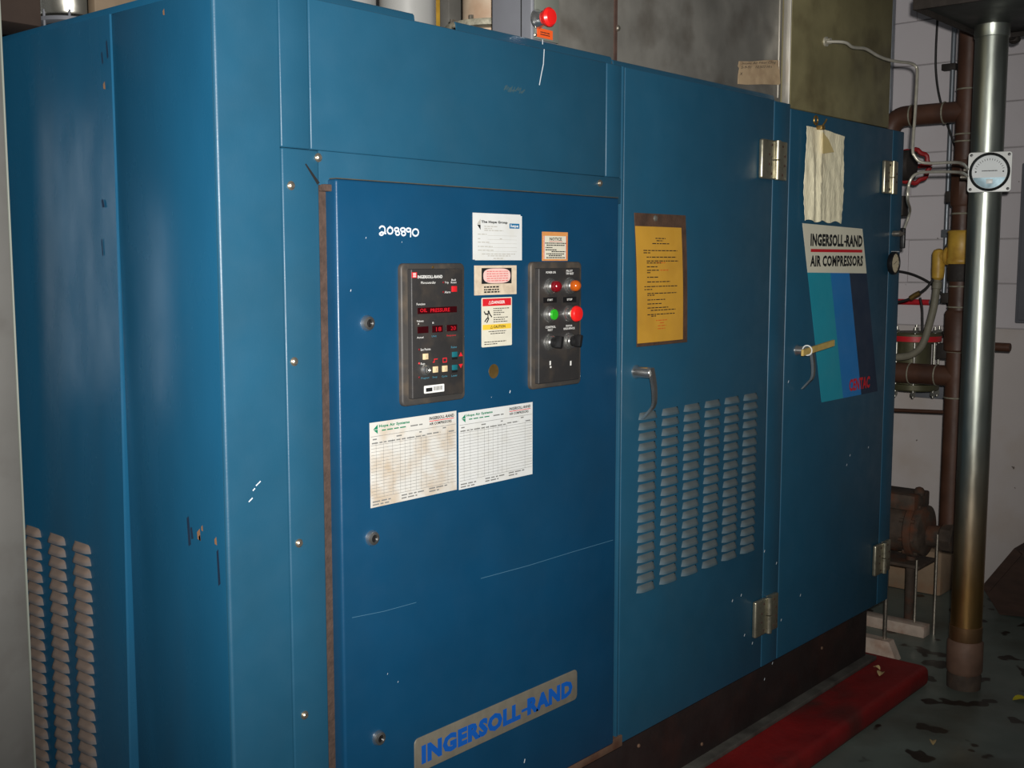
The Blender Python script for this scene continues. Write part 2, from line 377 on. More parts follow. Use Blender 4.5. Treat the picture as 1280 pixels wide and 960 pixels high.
# corner post: rounded outer corner
b = MB(); r = .007; pr = [(0.0, .0085), (0.0, r)]
for k in range(1, 7): a = math.pi/2*k/6; pr.append((r-r*math.cos(a), r-r*math.sin(a)))
pr += [(.1395, 0), (.1395, .03), (.03, .03), (.03, .0085)]
b.prism([(x, y, .32) for x, y in pr], (0, 0, 2.128-.32)); b.sm = [True]*len(b.f)
cpn = obj('corner_panel', b, 'blue_frame', comp)
panel('upper_panel', .1435, .2125, 1.8612, ZT, bev=.0032, seg=3); panel('upper_panel', .2142, 1.1688, 1.8612, ZT, bev=.0032, seg=3); panel('upper_panel', 1.1705, 1.2355, 1.8612, ZT, bev=.0032, seg=3)
# frame round the control door
lf = MB().box(.1435, .2325, -.0006, .03, .33, 1.8608, .004, 3); obj('door_frame_stile', lf, 'blue_frame', comp)
obj('door_frame_rail', MB().box(.2328, 1.2355, -.0006, .03, 1.795, 1.8608, .0012), 'blue_frame', comp)
slit = MB().prism([(.1985, -.0012, 1.832), (.2005, -.0012, 1.834), (.2335, -.0012, 1.799), (.2275, -.0012, 1.795)], (0, .001, 0))
obj('frame_slit', slit, 'dark_inside', comp)
sl = obj('door_sill', MB().box(.145, 1.262, -.006, .04, .318, .3505, .003), 'rust_sill', comp); tag(sl, 'rusty bare metal sill under the control door')
obj('door_gasket', merge(MB().box(.233, .2575, .006, .03, .34, 1.797), MB().box(.236, .2655, -.012, .01, 1.783, 1.7965, .002), MB().box(.255, .2655, -.006, .01, 1.755, 1.758)), 'foam', comp)
bolt = None
for (a, c) in ((398, 197), (364, 232), (368, 452), (374, 679), (381, 894), (750, 229)):
    p = PY(a, c, -.002); org = V((p.x, -.0006, p.z))
    if bolt is None: bolt = obj('bolt', MB().lathe(org, (0, -1, 0), [(.0088, 0), (.0088, .002), (.0066, .0022), (.0066, .005), (.0045, .0068)], 12), 'steel_bolt', comp, org)
    else: dup(bolt, org, comp)
# control door
dx0, dx1 = PY(421, 300, -D).x, PY(773.5, 300, -D).x; dz0, dz1 = .352, PY(600, 235.5, -D).z
cd = obj('control_door', MB().box(dx0, dx1, -D, .02, dz0, dz1, .006, 4), 'blue_door', comp); tag(cd, 'darker blue raised control door with panels and papers')
obj('door_top_gap', MB().box(dx0+.004, dx1, -D+.002, .0, dz1, dz1+.0018), 'top_grime', comp)
lock = None
for (a, c) in ((461, 404), (467, 673), (475, 923)):
    p = PY(a, c, -D-.006); org = V((p.x, -D, p.z))
    if lock is None:
        lk = [obj('lock', MB().lathe(org, (0, -1, 0), [(.0165, 0), (.0165, .003), (.0135, .009), (.0085, .0105), (.0085, .006), (.002, .006)], 22), 'chrome', comp, org)]
        lk.append(obj('keyhole', merge(MB().lathe(org+V((0, -.0062, 0)), (0, -1, 0), [(.0083, 0), (.0083, .0008)], 16), MB().box(org.x-.0015, org.x+.0015, org.y-.009, org.y-.006, org.z-.006, org.z+.006)), 'plate_black', lk[0], org+V((0, -.006, 0))))
        lock = lk
    else:
        c0 = dup(lock[0], org, comp); dup(lock[1], org+V((0, -.006, 0)), c0)
# handwritten number in white paint marker
num = MB()
def dg(strokes, px0, py0, s):
    for st in strokes:
        num.stroke([(PY(px0+a*s, py0+c_*s, -D).x, PY(px0+a*s, py0+c_*s, -D).z) for a, c_ in st], -D-.0006, .0034)
def ell(cx, cy, rx, ry, a0=0, a1=360, n=12): return [(cx+rx*math.cos(math.radians(a0+(a1-a0)*k/n)), cy+ry*math.sin(math.radians(a0+(a1-a0)*k/n))) for k in range(n+1)]
Z7 = 1/12.8
dg([ell(480, 340, 45, 48, 200, 380, 8)+[(528, 375), (500, 410)]+ell(465, 412, 28, 22, -40, 200, 8)+[(470, 385), (535, 408)]], 440, 260, Z7)
dg([ell(605, 362, 42, 52)], 440, 260, Z7); dg([[(600, 300), (640, 325)]], 440, 260, Z7)
dg([ell(708, 345, 33, 28), ell(725, 403, 30, 30)], 440, 260, Z7)
dg([ell(808, 348, 36, 28), ell(820, 408, 30, 32)], 440, 260, Z7)
dg([ell(898, 352, 34, 28), [(930, 335), (935, 400), (930, 460)]], 440, 260, Z7)
dg([ell(1012, 392, 48, 55)], 440, 260, Z7)
o = obj('handwritten_number', num, 'chalk', cd, fix=False); tag(o, 'number 208890 written in white paint marker')
# paint scratches and chips
sc = MB()
for pts in (((601, 723), (660, 707), (715, 690), (766, 675)), ((440, 772), (480, 764), (520, 753))):
    sc = MB().stroke([(PY(a, c, -D).x, PY(a, c, -D).z) for a, c in pts], -D-.0005, .0015 if pts[0][0] > 500 else .0012)
    obj('scratch', sc, 'scratch', cd, fix=False)
sc = MB()
for a, c, w in ((637, 491, .004), (614, 497, .0014), (438, 364, .0025), (457, 298, .002), (502, 303, .0015), (484, 843, .002), (497, 853, .002), (655, 953, .006)):
    p = PY(a, c, -D); sc.stroke([(p.x, p.z), (p.x+w*.4, p.z+w*1.2)], -D-.0006, w*.6)
tag(obj('paint_chip', sc, 'chalk', cd, fix=False), kind='stuff')
sc = MB()
for pts in (((680, 62), (679, 80), (676, 95), (674, 106)), ((678, 50), (678, 55))):
    sc.stroke([(PY(a, c, 0).x, PY(a, c, 0).z) for a, c in pts], -.0006, .003)
for a, c in ((320, 607), (323, 604), (313, 625), (311, 627), (316, 613)):
    p = PY(a, c, 0); sc.stroke([(p.x, p.z), (p.x+.004, p.z+.003)], -.0006, .0024)
o = obj('white_drip', sc, 'chalk', comp, fix=False); tag(o, 'white paint drip and chips on the blue panels')
sm = MB(); p = FR(630, 108, 655, 116)
for k in range(16): x = p[0]+(p[1]-p[0])*k/16; sm.stroke([(x, p[2]+random.random()*.008), (x+.006, p[3]-random.random()*.01)], -.0005, .003)
obj('smudge', sm, 'smudge_grey', comp, fix=False)
sc = MB()
for a, c in ((940, 805), (960, 790), (976, 776), (926, 745), (915, 752), (1000, 745), (1085, 560), (1058, 582), (1062, 570), (985, 478), (955, 690), (970, 705), (930, 795), (955, 850), (965, 830)):
    p = PY(a, c, 0); sc.stroke([(p.x, p.z), (p.x+.003, p.z+.005)], -.0006, .004)
tag(obj('paint_speck', sc, 'chalk', comp, fix=False), kind='stuff')

# ---- display panel
Yb = -D
P = [(500.4, 329.6), (580, 328.5), (581.3, 498.5), (502.7, 508.7)]
R = QR(P, Yb-.008); YF = Yb-.010
dp = obj('display_panel', bevel_rr(*R, Yb, YF, .012, .004), 'panel_edge', comp); tag(dp, 'dark grey control panel with red displays')
YI = YF-.012
RI = QR([(514.3, 337), (578.3, 334.8), (579.6, 492.5), (515.8, 498)], YI)
obj('display_face', bevel_rr(*RI, YF, YI, .003, .0025), 'panel_black', dp)
def zr(a0, b0, a1, b1, ox=490, oy=315, s=4.8, Y=None): return FR(ox+a0/s, oy+b0/s, ox+a1/s, oy+b1/s, YI if Y is None else Y)
def flat(name, rect, m, parent, y, th=.0008, bev=0): return obj(name, MB().box(rect[0], rect[1], y-th, y, rect[2], rect[3], bev), m, parent)
flat('logo', zr(118, 122, 148, 155), 'red_print', dp, YI)
lg = zr(124, 129, 142, 148); obj('logo_mark', merge(*[MB().quad(lg[0], lg[1], z-.0008, z+.0008, YI-.0011) for z in (lg[2], (lg[2]+lg[3])/2, lg[3])], MB().quad(lg[0]+.0045, lg[1]-.0045, lg[2], lg[3], YI-.0011)), 'white_print', dp, fix=False)
YT = YI-.0004
tx = [text_mb('INGERSOLL-RAND', zr(153, 139, 302, 158), YT, .02), text_mb('Microcontroller', zr(173, 176, 262, 191), YT), text_mb('Trip', zr(316, 177, 339, 192), YT),
      text_mb('Bell', zr(356, 162, 382, 173), YT), text_mb('Reset', zr(353, 177, 386, 188), YT), text_mb('Alarm', zr(315, 234, 350, 247), YT),
      text_mb('Function', zr(147, 306, 198, 319), YT), text_mb('Values', zr(147, 408, 189, 420), YT), text_mb('A', zr(154, 425, 163, 436), YT), text_mb('B', zr(242, 420, 250, 430), YT),
      text_mb('Actual', zr(149, 507, 188, 518), YT), text_mb('Set Points', zr(171, 577, 231, 591), YT), text_mb('Run', zr(172, 664, 196, 677), YT)]
for m_ in tx: obj('lettering', m_, 'white_print', dp, fix=False)
tx = [text_mb('Unit', zr(238, 499, 266, 510), YT), text_mb('Program', zr(175, 750, 222, 764), YT), text_mb('Step', zr(242, 745, 271, 758), YT), text_mb('Cycle', zr(298, 740, 331, 753), YT), text_mb('Raise', zr(354, 564, 388, 576), YT), text_mb('Lower', zr(356, 735, 391, 747), YT)]
for m_ in tx: obj('lettering', m_, 'teal_print', dp, fix=False)
def arrow(r, up):
    x0, x1, z0, z1 = r; xm = (x0+x1)/2
    return MB().add([(x0, YT, z0 if up else z1), (x1, YT, z0 if up else z1), (xm, YT, z1 if up else z0)], [(0, 1, 2)])
ic = [text_mb('Setpoint', zr(327, 495, 383, 507), YT), arrow(zr(400, 600, 424, 625), True), arrow(zr(400, 672, 424, 697), False)]
ri = zr(245, 637, 272, 660); m = MB(); m.stroke([(ri[0], ri[2]), (ri[0]+.004, ri[2]), (ri[0]+.004, ri[3]-.002), (ri[1], ri[3]-.002)], YT, .002); ic.append(m)
ri = zr(305, 637, 327, 660); m = MB(); m.stroke([(ri[0], ri[3]), (ri[1], ri[3]), (ri[1], ri[2]), (ri[0], ri[2]), (ri[0], ri[3])], YT, .002); ic.append(m)
for m_ in ic: obj('panel_mark', m_, 'red_print', dp, fix=False)
flat('display', zr(152, 330, 388, 367), 'display_dark', dp, YI, .001)
for q in ((152, 447, 217, 487), (240, 441, 303, 482), (327, 436, 389, 475)): flat('display', zr(*q), 'display_dark', dp, YI, .001)
obj('display_digits', merge(text_mb('OIL', zr(166, 339, 208, 361), YI-.0014, .02), text_mb('PRESSURE', zr(228, 337, 344, 359), YI-.0014, .02),
    text_mb('18', zr(262, 450, 293, 475), YI-.0014), text_mb('20', zr(350, 445, 380, 468), YI-.0014)), 'led_red', dp, fix=False)
for q in ((355, 204, 385, 239),): flat('reset_button', zr(*q), 'red_button', dp, YI, .003, .0008)
for q in ((183, 609, 213, 645), (243, 686, 272, 723), (299, 681, 328, 718)):
    kb_ = zr(*q); flat('key_button', kb_, 'beige_button', dp, YI, .003, .0008)
    obj('key_mark', MB().quad(kb_[0]*.4+kb_[1]*.6-.0012, kb_[0]*.4+kb_[1]*.6, kb_[2]+.004, kb_[3]-.004, YI-.0034), 'grey_print', dp, fix=False)
for q in ((358, 598, 388, 630), (358, 676, 388, 708)):
    flat('arrow_button', zr(*q), 'teal_button', dp, YI, .003, .0008); flat('button_base', zr(q[0]-1, q[3], q[2]+1, q[3]+14), 'plate_black', dp, YI, .002)
for a, c, mm in ((307, 182, 'red_lens'), (307, 240, 'red_lens'), (162, 585, 'red_lens'), (162, 668, 'red_button'), (162, 752, 'red_lens')):
    q = zr(a-6, c-6, a+6, c+6); obj('indicator', MB().lathe(((q[0]+q[1])/2, YI, (q[2]+q[3])/2), (0, -1, 0), [(.0022, 0), (.0022, .001), (.001, .002)], 8), mm, dp)
q = zr(174, 681, 226, 733); kc = V(((q[0]+q[1])/2, YI, (q[2]+q[3])/2))
obj('key_switch', MB().lathe(kc, (0, -1, 0), [(.0125, 0), (.0125, .002), (.0105, .008), (.0065, .009), (.0065, .006), (.001, .006)], 20), 'chrome', dp)
obj('key_slot', MB().box(kc.x-.001, kc.x+.001, YI-.0085, YI-.006, kc.z-.005, kc.z+.005), 'plate_black', dp)
q = zr(192, 797, 312, 843); obj('asset_label', rrect(*q, YI, YI-.0008, .002), 'white_print', dp)
w = q[1]-q[0]; h = q[3]-q[2]; m = MB().quad(q[0]+w*.08, q[0]+w*.4, q[2]+h*.2, q[3]-h*.3, YI-.001)
for k in range(9): m.quad(q[0]+w*(.47+.05*k), q[0]+w*(.495+.05*k), q[2]+h*.25, q[3]-h*.2, YI-.001)
obj('label_print', m, 'black_print', dp, fix=False)
q = FR(541, 331, 544, 334, YF); obj('panel_screw', MB().lathe((q[0], YF, q[2]), (0, -1, 0), [(.003, 0), (.002, .002)], 8), 'clip_brass', dp)

# ---- push-button panel
P = [(662, 328), (725.3, 326.4), (726.8, 479), (664, 487.4)]
R = QR(P, Yb-.008); bp = obj('button_panel', bevel_rr(*R, Yb, YF, .012, .004), 'panel_edge', comp); tag(bp, 'dark panel of push buttons, lamps and selector switches')
def z2(a0, b0, a1, b1, Y=None): return FR(650+a0/4.57, 280+b0/4.57, 650+a1/4.57, 280+b1/4.57, YI if Y is None else Y)
RI = QR([(673, 336), (724.3, 334), (725.5, 473), (674.5, 481)], YI)
obj('button_face', bevel_rr(*RI, YF, YI, .003, .0025), 'panel_black', bp)
o_tx = []
for a0, b0, a1, b1, t in ((148, 270, 203, 283, 'POWER ON'), (264, 262, 300, 273, 'PILOT'), (262, 277, 306, 289, 'TRIP RESET'), (145, 582, 203, 595, 'CONTROL'), (158, 599, 186, 611, 'SELECT'), (262, 576, 298, 587, 'MOTOR'), (248, 591, 312, 604, 'SEQUENCE')):
    o_tx.append(text_mb(t, z2(a0, b0, a1, b1), YT, .02))
lp = []
for a0, b0, a1, b1, t in ((132, 419, 208, 450, 'START'), (244, 416, 320, 448, 'STOP')):
    flat('legend_plate', z2(a0, b0, a1, b1), 'plate_black', bp, YI, .001)
    o_tx.append(text_mb(t, z2(a0+22, b0+9, a1-24, b1-11), YI-.0014, .02))
o_tx.append(MB().quad(*z2(168, 782, 176, 806), YT)); o_tx.append(MB().quad(*z2(170, 812, 179, 822), YT)); o_tx.append(MB().quad(*z2(285, 782, 293, 808), YT))
for m_ in o_tx: obj('lettering', m_, 'white_print', bp, fix=False)
for (a, c), kind in zip(((176, 356), (286, 352), (172, 516), (282, 511), (172, 676), (282, 668)), ('red_lamp', 'amber_lamp', 'green', 'stop', 'sel', 'sel')):
    q = z2(a-5, c-5, a+5, c+5, YI-.003); c0 = V(((q[0]+q[1])/2, YI, (q[2]+q[3])/2)); n = V((0, -1, 0))
    obj('bezel', MB().lathe(c0, n, [(.0205, 0), (.0205, .002), (.0195, .004), (.0155, .005), (.0155, .012), (.0135, .014), (.012, .014)], 28), 'chrome', bp)
    if 'lamp' in kind:
        pr = [(.0125, .012), (.0135, .016)]+[(.0135*math.cos(t), .020+.0135*math.sin(t)) for t in [math.pi/2*k/7 for k in range(8)]]
        obj('lamp_lens', MB().lathe(c0, n, pr, 24), 'red_lens' if 'red' in kind else 'amber_lens', bp)
    elif kind == 'green': obj('push_button', MB().lathe(c0, n, [(.0125, .012), (.0125, .0175), (.0115, .0185)], 24), 'green_button', bp)
    elif kind == 'stop':
        obj('stop_stem', MB().lathe(c0, n, [(.011, .012), (.011, .020)], 18), 'beige_button', bp)
        obj('stop_button', MB().lathe(c0, n, [(.012, .018), (.019, .022), (.0195, .027), (.0165, .0315), (.006, .033)], 28), 'red_plastic', bp)
    else:
        obj('selector_knob', merge(MB().lathe(c0, n, [(.0125, .012), (.0125, .020), (.011, .021)], 22), MB().box(-.0055, .0055, -.040, -.018, -.0125, .0165, .003, 2, Matrix.Translation(c0) @ Matrix.Rotation(math.radians(12), 4, 'Y'))), 'plate_black', bp)
# brass badge with no print
p = PY(617, 464, -D); obj('round_badge', MB().lathe((p.x, -D, p.z), (0, -1, 0), [(.0165, 0), (.0165, .0008)], 24), 'clip_brass', comp)

# ---- stickers on the control door
def sticker(name, pts, m, label, Y=-D, r=0.0, th=.0007):
    R = QR(pts, Y)
    o = obj(name, rrect(*R, Y, Y-th, r) if r else MB().box(R[0], R[1], Y-th, Y, R[2], R[3]), m, comp); tag(o, label); return o, R
def sub(R, u0, u1, v0, v1):      # fractions from the left and the top
    return (R[0]+(R[1]-R[0])*u0, R[0]+(R[1]-R[0])*u1, R[3]-(R[3]-R[2])*v1, R[3]-(R[3]-R[2])*v0)
def lines(R, rows, y, h):        # illegible small print: broken short dashes
    m = MB(); rnd = random.Random(3)
    for u0, u1, v in rows:
        x0, x1, z0, z1 = sub(R, u0, u1, v-h/2, v+h/2); x = x0
        while x < x1:
            w = (R[1]-R[0])*rnd.uniform(.03, .09); m.quad(x, min(x+w, x1), z0, z1, y); x += w+(R[1]-R[0])*.014
    return m
y1 = -D-.0010
s1, R = sticker('capacity_sticker', [(592.6, 332), (645.5, 331.7), (645.3, 367.8), (592.8, 369)], 'paper_beige', 'faded beige sticker with a pink oval in a black box')
flat('black_field', sub(R, .165, .875, .085, .62), 'black_print', s1, -D-.0007, .0004)
q = sub(R, .2, .845, .1, .605); xm, zm, a, c = (q[0]+q[1])/2, (q[2]+q[3])/2, (q[1]-q[0])/2, (q[3]-q[2])/2
obj('pink_oval', MB().add([(xm+a*math.copysign(abs(math.cos(t))**.6, math.cos(t)), -D-.0014, zm+c*math.copysign(abs(math.sin(t))**.7, math.sin(t))) for t in [2*math.pi*k/40 for k in range(40)]], [tuple(range(40))]), 'pink_oval', s1, fix=False)
obj('printing', merge(lines(R, [(.22, .57, .73), (.22, .57, .82), (.22, .6, .9)], y1, .05)), 'black_print', s1, fix=False)
obj('printing', lines(R, [(.28, .78, v) for v in (.2, .28, .36, .44, .52)], -D-.0017, .02), 'red_print', s1, fix=False)
s2, R = sticker('danger_sticker', [(601.2, 373), (639.4, 370.5), (639.8, 431), (602.4, 434.5)], 'sticker_cream', 'white sticker with red DANGER and yellow CAUTION bands', r=.003)
flat('red_band', sub(R, .03, .97, .02, .17), 'red_print', s2, -D-.0007, .0003); flat('yellow_band', sub(R, .03, .97, .545, .65), 'yellow_print', s2, -D-.0007, .0003)
obj('lettering', text_mb('DANGER', sub(R, .32, .76, .065, .13), -D-.0013, .03), 'white_print', s2, fix=False)
def warn_tri(r):
    x0, x1, z0, z1 = r; return MB().stroke([(x0, z0), (x1, z0), ((x0+x1)/2, z1), (x0, z0)], -D-.0013, .0009)
obj('warning_triangle', warn_tri(sub(R, .22, .3, .065, .13)), 'white_print', s2, fix=False)
fg = MB()
for st in (((.08, .28), (.12, .33), (.2, .33), (.24, .3)), ((.24, .3), (.27, .345), (.32, .39)), ((.2, .32), (.2, .4), (.14, .44), (.1, .48)), ((.2, .4), (.22, .43), (.16, .5)), ((.21, .27), (.24, .29))):
    fg.stroke([(sub(R, u, u, v, v)[0], sub(R, u, u, v, v)[2]) for u, v in st], y1, .0032)
fg.add(rrect(*sub(R, .19, .25, .265, .3), y1, y1-.0001, .001).v[:24], [tuple(range(24))])
obj('falling_figure', fg, 'black_print', s2, fix=False)
obj('lettering', merge(text_mb('CAUTION', sub(R, .38, .77, .57, .625), -D-.0013, .03), warn_tri(sub(R, .28, .35, .57, .625)),
    lines(R, [(.38, .9, .225), (.38, .66, .268), (.38, .74, .31), (.38, .62, .352), (.38, .86, .41), (.38, .76, .452), (.38, .84, .495), (.22, .8, .69), (.28, .76, .735), (.08, .8, .9), (.08, .5, .945)], y1, .016)), 'black_print', s2, fix=False)
s3, R = sticker('notice_sticker', [(676.9, 290), (709.4, 290), (709.4, 326), (678, 326)], 'notice_orange', 'orange edged sticker headed NOTICE above the push buttons')
flat('cream_field', sub(R, .05, .95, .14, .94), 'sticker_cream', s3, -D-.0007, .0003)
obj('lettering', merge(text_mb('NOTICE', sub(R, .28, .75, .19, .3), -D-.0014, .03), lines(R, [(.1, .92, .39), (.16, .86, .46), (.12, .4, .54), (.12, .55, .62), (.35, .9, .68), (.15, .85, .76), (.25, .75, .82), (.15, .88, .89)], -D-.0014, .035)), 'black_print', s3, fix=False)
obj('red_rule', merge(MB().quad(*sub(R, .26, .78, .325, .34), -D-.0014), MB().quad(*sub(R, .05, .075, .14, .94), -D-.0014), MB().quad(*sub(R, .925, .95, .14, .94), -D-.0014)), 'red_print', s3, fix=False)

# ---- brand nameplate on the control door
def brand(R, y, bold, mp=None):   # words joined by a bar that runs into the R
    x0, x1, z0, z1 = R; w = x1-x0; h = z1-z0
    return merge(text_mb('INGERSOLL', (x0, x0+w*.622, z0, z1), y, bold), text_mb('RAND', (x0+w*.668, x1, z0+h*.01, z1-h*.01), y, bold), MB().quad(x0+w*.628, x0+w*.695, z0+h*.34, z0+h*.50, y-.0002))
R = QR([(518.5, 925), (721.5, 836), (721.5, 875.5), (518.5, 966)], -D-.002)
npl = obj('nameplate', bevel_rr(*R, -D, -D-.002, .012, .0008), 'plate_metal', comp); tag(npl, 'brushed metal nameplate with blue INGERSOLL-RAND lettering')
o = obj('lettering', brand(sub(R, .035, .965, .25, .80), -D-.0026, .065), 'navy_print', npl, fix=False)

# ---- right part of the front: louvred door, strip, right-hand door, end strip
dm = panel('louvred_door', 1.2495, 2.046, .322, ZT, label='blue door with six columns of louvres')
obj('door_jamb', MB().box(1.2375, 1.2478, -.001, .03, .322, ZT, .003), 'blue_frame', comp)
panel('hinge_strip', 2.0485, 2.1525, .322, ZT-.004); dr = panel('plain_door', 2.1555, 2.957, .322, 2.129, label='plain blue door with the striped decal')
panel('end_strip', 2.9595, RX, .322, 2.129)
obj('end_panel', MB().box(RX-.03, RX, .0305, 1.6, .322, 2.129, .004), 'blue_frame', comp)
lv = None
def louver_mb(org, wd, ht, dep, n=(1, 0, 0), out=(0, -1, 0)):
    m = MB(); nu, nv = 10, 4; U = V(n); O = V(out); vs = []; fs = []
    for j in range(nv+1):
        t = j/nv
        for i in range(nu+1):
            u = -1+2*i/nu; e = max(0.0, 1-abs(u)**5)
            w = wd*(.5-.07*(1-t)); vs.append(V(org)+U*(u*w)+O*(dep*math.sin(t*math.pi/2)**.85*e)+V((0, 0, ht*(.5-t))))
    for i in range(nu+1):
        u = -1+2*i/nu; e = max(0.0, 1-abs(u)**5); vs.append(V(org)+U*(u*wd*.47)+O*(dep*.72*e)+V((0, 0, -ht*.42)))
    for i in range(nu+1):
        u = -1+2*i/nu; vs.append(V(org)+U*(u*wd*.47)+V((0, 0, -ht*.1)))
    for j in range(nv+2):
        for i in range(nu): k = j*(nu+1)+i; fs.append((k, k+1, k+nu+2, k+nu+1))
    return m.add(vs, fs)
for c in range(6):
    for k in range(18):
        org = V((1.372+c*.1131, 0, 1.2265-k*.02845))
        if lv is None: lv = obj('louver', louver_mb(org, .088, .0185, .0125), 'blue_louver', dm, org)
        else: dup(lv, org, dm)
def hinge(px, cz, name='hinge'):
    # leaf | knuckle | leaf on a spacer, screws as sub-parts
    x0, x1, xk = px; z0, z1 = cz-.060, cz+.060
    h = obj(name, merge(MB().box(x0, xk-.008, -.016, 0, z0, z1, .006, 3), MB().box(xk+.008, x1, -.014, 0, z0, z1, .003, 2)), 'steel_hinge', comp)
    obj('knuckle', merge(MB().cyl((xk, -.017, z0), (xk, -.017, cz-.0015), .0105, 18, .001), MB().cyl((xk, -.017, cz+.0015), (xk, -.017, z1), .0105, 18, .001)), 'steel_hinge', h)
    sw = None
    for xa in (x0+(xk-x0)*.42, x0+(xk-x0)*.6, xk+(x1-xk)*.42, xk+(x1-xk)*.62):
        pass
    for k in range(4):
        for side in (0, 1):
            xx = (x0+(xk-x0)*(.62 if k in (0, 3) else .45)) if side == 0 else (xk+(x1-xk)*(.55 if k in (0, 3) else .75))
            org = V((xx, -.0165 if side == 0 else -.0145, z1-.016-k*.0293))
            if sw is None: sw = obj('screw', MB().lathe(org, (0, -1, 0), [(.0042, 0), (.0042, .0006), (.0015, .0002)], 10), 'seam_rust', h, org)
            else: dup(sw, org, h)
    return h
hinge((1.952, 2.113, 2.043), 1.958); hinge((1.978, 2.1302, 2.060), .500); hinge((2.862, 2.982, 2.930), 1.952); hinge((2.898, 3.040, 2.972), .508)

def handle(px, py, lx):
    c0 = PY(px, py, -.012); c0.y = 0
    h = obj('handle', merge(MB().lathe(c0, (0, -1, 0), [(.019, 0), (.019, .004), (.015, .010), (.0145, .048), (.012, .052)], 20)), 'chrome', comp)
    b = MB(); top = c0+V((0, -.045, 0)); n = 12; vs = []; fs = []
    for k in range(n+1):
        t = k/n; z = .014-.142*t; y = -.004-.010*math.sin(t*math.pi)+(.030*max(0, t-.72)/.28 if t > .72 else 0)
        w = .0085-.003*t; d = .0055-.002*t
        for (du, dv) in ((-w, -d), (w, -d), (w, d), (-w, d)): vs.append(top+V((du+.01*t, y+dv, z)))
    for k in range(n):
        for q in range(4): fs.append((k*4+q, k*4+(q+1) % 4, k*4+4+(q+1) % 4, k*4+4+q))
    fs += [(3, 2, 1, 0), (n*4, n*4+1, n*4+2, n*4+3)]
    b.add(vs, fs); obj('lever', b, 'chrome', h); return c0
h1 = handle(799, 465, 0); h2 = handle(1000, 438, 0)

# striped decal on the plain door
dc = [PY(*p, -.0005) for p in ((1003, 279), (1078, 286), (1097, 489), (1027, 503))]
def dmap(u, v, d=.0006): p = dc[0].lerp(dc[1], u).lerp(dc[3].lerp(dc[2], u), v); return V((p.x, -d, p.z))
def dquad(u0, u1, v0, v1, d): return MB().prism([dmap(u0, v0, d), dmap(u1, v0, d), dmap(u1, v1, d), dmap(u0, v1, d)], (0, .0005, 0))
de = obj('brand_decal', dquad(0, 1, 0, .265, .0006), 'decal_cream', comp); tag(de, 'slanted decal, white over teal, blue and navy stripes')
for u0, u1, m_ in ((0, .365, 'decal_teal'), (.365, .69, 'decal_blue'), (.69, 1, 'decal_navy')): obj('stripe', dquad(u0, u1, .265, 1, .0006), m_, de)
def drect(u0, u1, v0, v1):
    a, b = dmap((u0+u1)/2, v0), dmap((u0+u1)/2, v1); c, e = dmap(u0, (v0+v1)/2), dmap(u1, (v0+v1)/2); return (c.x, e.x, b.z, a.z)
rb = drect(.10, .975, .045, .115); obj('lettering', merge(brand(rb, -.0010, .05), text_mb('AIR COMPRESSORS', drect(.06, .95, .165, .228), -.0010, .045)), 'black_print', de, fix=False)
rq = drect(.085, .955, .130, .147); obj('red_rule', MB().quad(*rq, -.0010), 'red_print', de, fix=False)
tr = FR(1061.5, 472, 1087, 487, -.0006); obj('lettering', text_mb('CENTAC', tr, -.0012, .04), 'red_print', de, fix=False)

# small dial gauge and drain cock on the end strip
gp = PY(1119, 329, -.015); g = obj('dial_gauge', MB().lathe((gp.x, 0, gp.z), (0, -1, 0), [(.040, 0), (.043, .004), (.043, .016), (.040, .019), (.036, .019), (.035, .014)], 32), 'plate_black', comp)
obj('dial_face', MB().lathe((gp.x, -.0135, gp.z), (0, -1, 0), [(.035, 0), (.035, .001)], 32), 'gauge_dial_tan', g)
m = MB(); m.stroke([(gp.x-.012, gp.z-.004), (gp.x+.016, gp.z+.008)], -.0152, .002)
for k in range(9): a = math.radians(-40+k*32.5); m.stroke([(gp.x-math.cos(a)*.026, gp.z+math.sin(a)*.026), (gp.x-math.cos(a)*.031, gp.z+math.sin(a)*.031)], -.0152, .0018)
obj('dial_marks', m, 'black_print', g, fix=False)
obj('gauge_caption', lines(FR(1114, 313.5, 1124, 315.5, 0), [(0, 1, .5)], -.0005, .5), 'white_print', comp, fix=False)
kp = PY(1116, 292, 0); kv = obj('drain_cock', merge(MB().cyl((kp.x, .0, kp.z), (kp.x, -.03, kp.z), .011, 14, .002), MB().cyl((kp.x-.0, -.018, kp.z), (kp.x+.055, -.018, kp.z), .008, 12, .001)), 'steel_bolt', comp)
obj('cock_lever', MB().box(kp.x+.045, kp.x+.062, -.026, -.008, kp.z-.055, kp.z+.022, .004), 'plate_black', kv)

# roof edge lips
def lip(x0, x1, z0, z1, y=.012):
    b = MB(); n = 6; P0 = [(y, z0), (y+.004, z0+.006), (y+.006, z1-.004), (y+.010, z1)]
    return b.prism([(x0, a, c) for a, c in P0]+[(x0, a+.004, c) for a, c in P0[::-1]], (x1-x0, 0, 0))
obj('roof_lip', lip(.165, PY(520, 15, .012).x, ZT-.004, ZT+.019), 'blue_frame', comp)
obj('roof_lip', lip(PY(573, 30, .012).x, 1.213, ZT-.004, ZT+.022), 'blue_frame', comp)
obj('roof_lip', lip(1.222, 2.075, ZT-.004, ZT+.016), 'blue_frame', comp)
obj('roof_lip', MB().box(.012, .020, .02, 1.6, 2.12, 2.146, .002), 'blue_side', comp)
obj('roof', MB().box(.02, RX-.01, .03, 1.6, 2.112, 2.1295, .002), 'blue_side', comp)

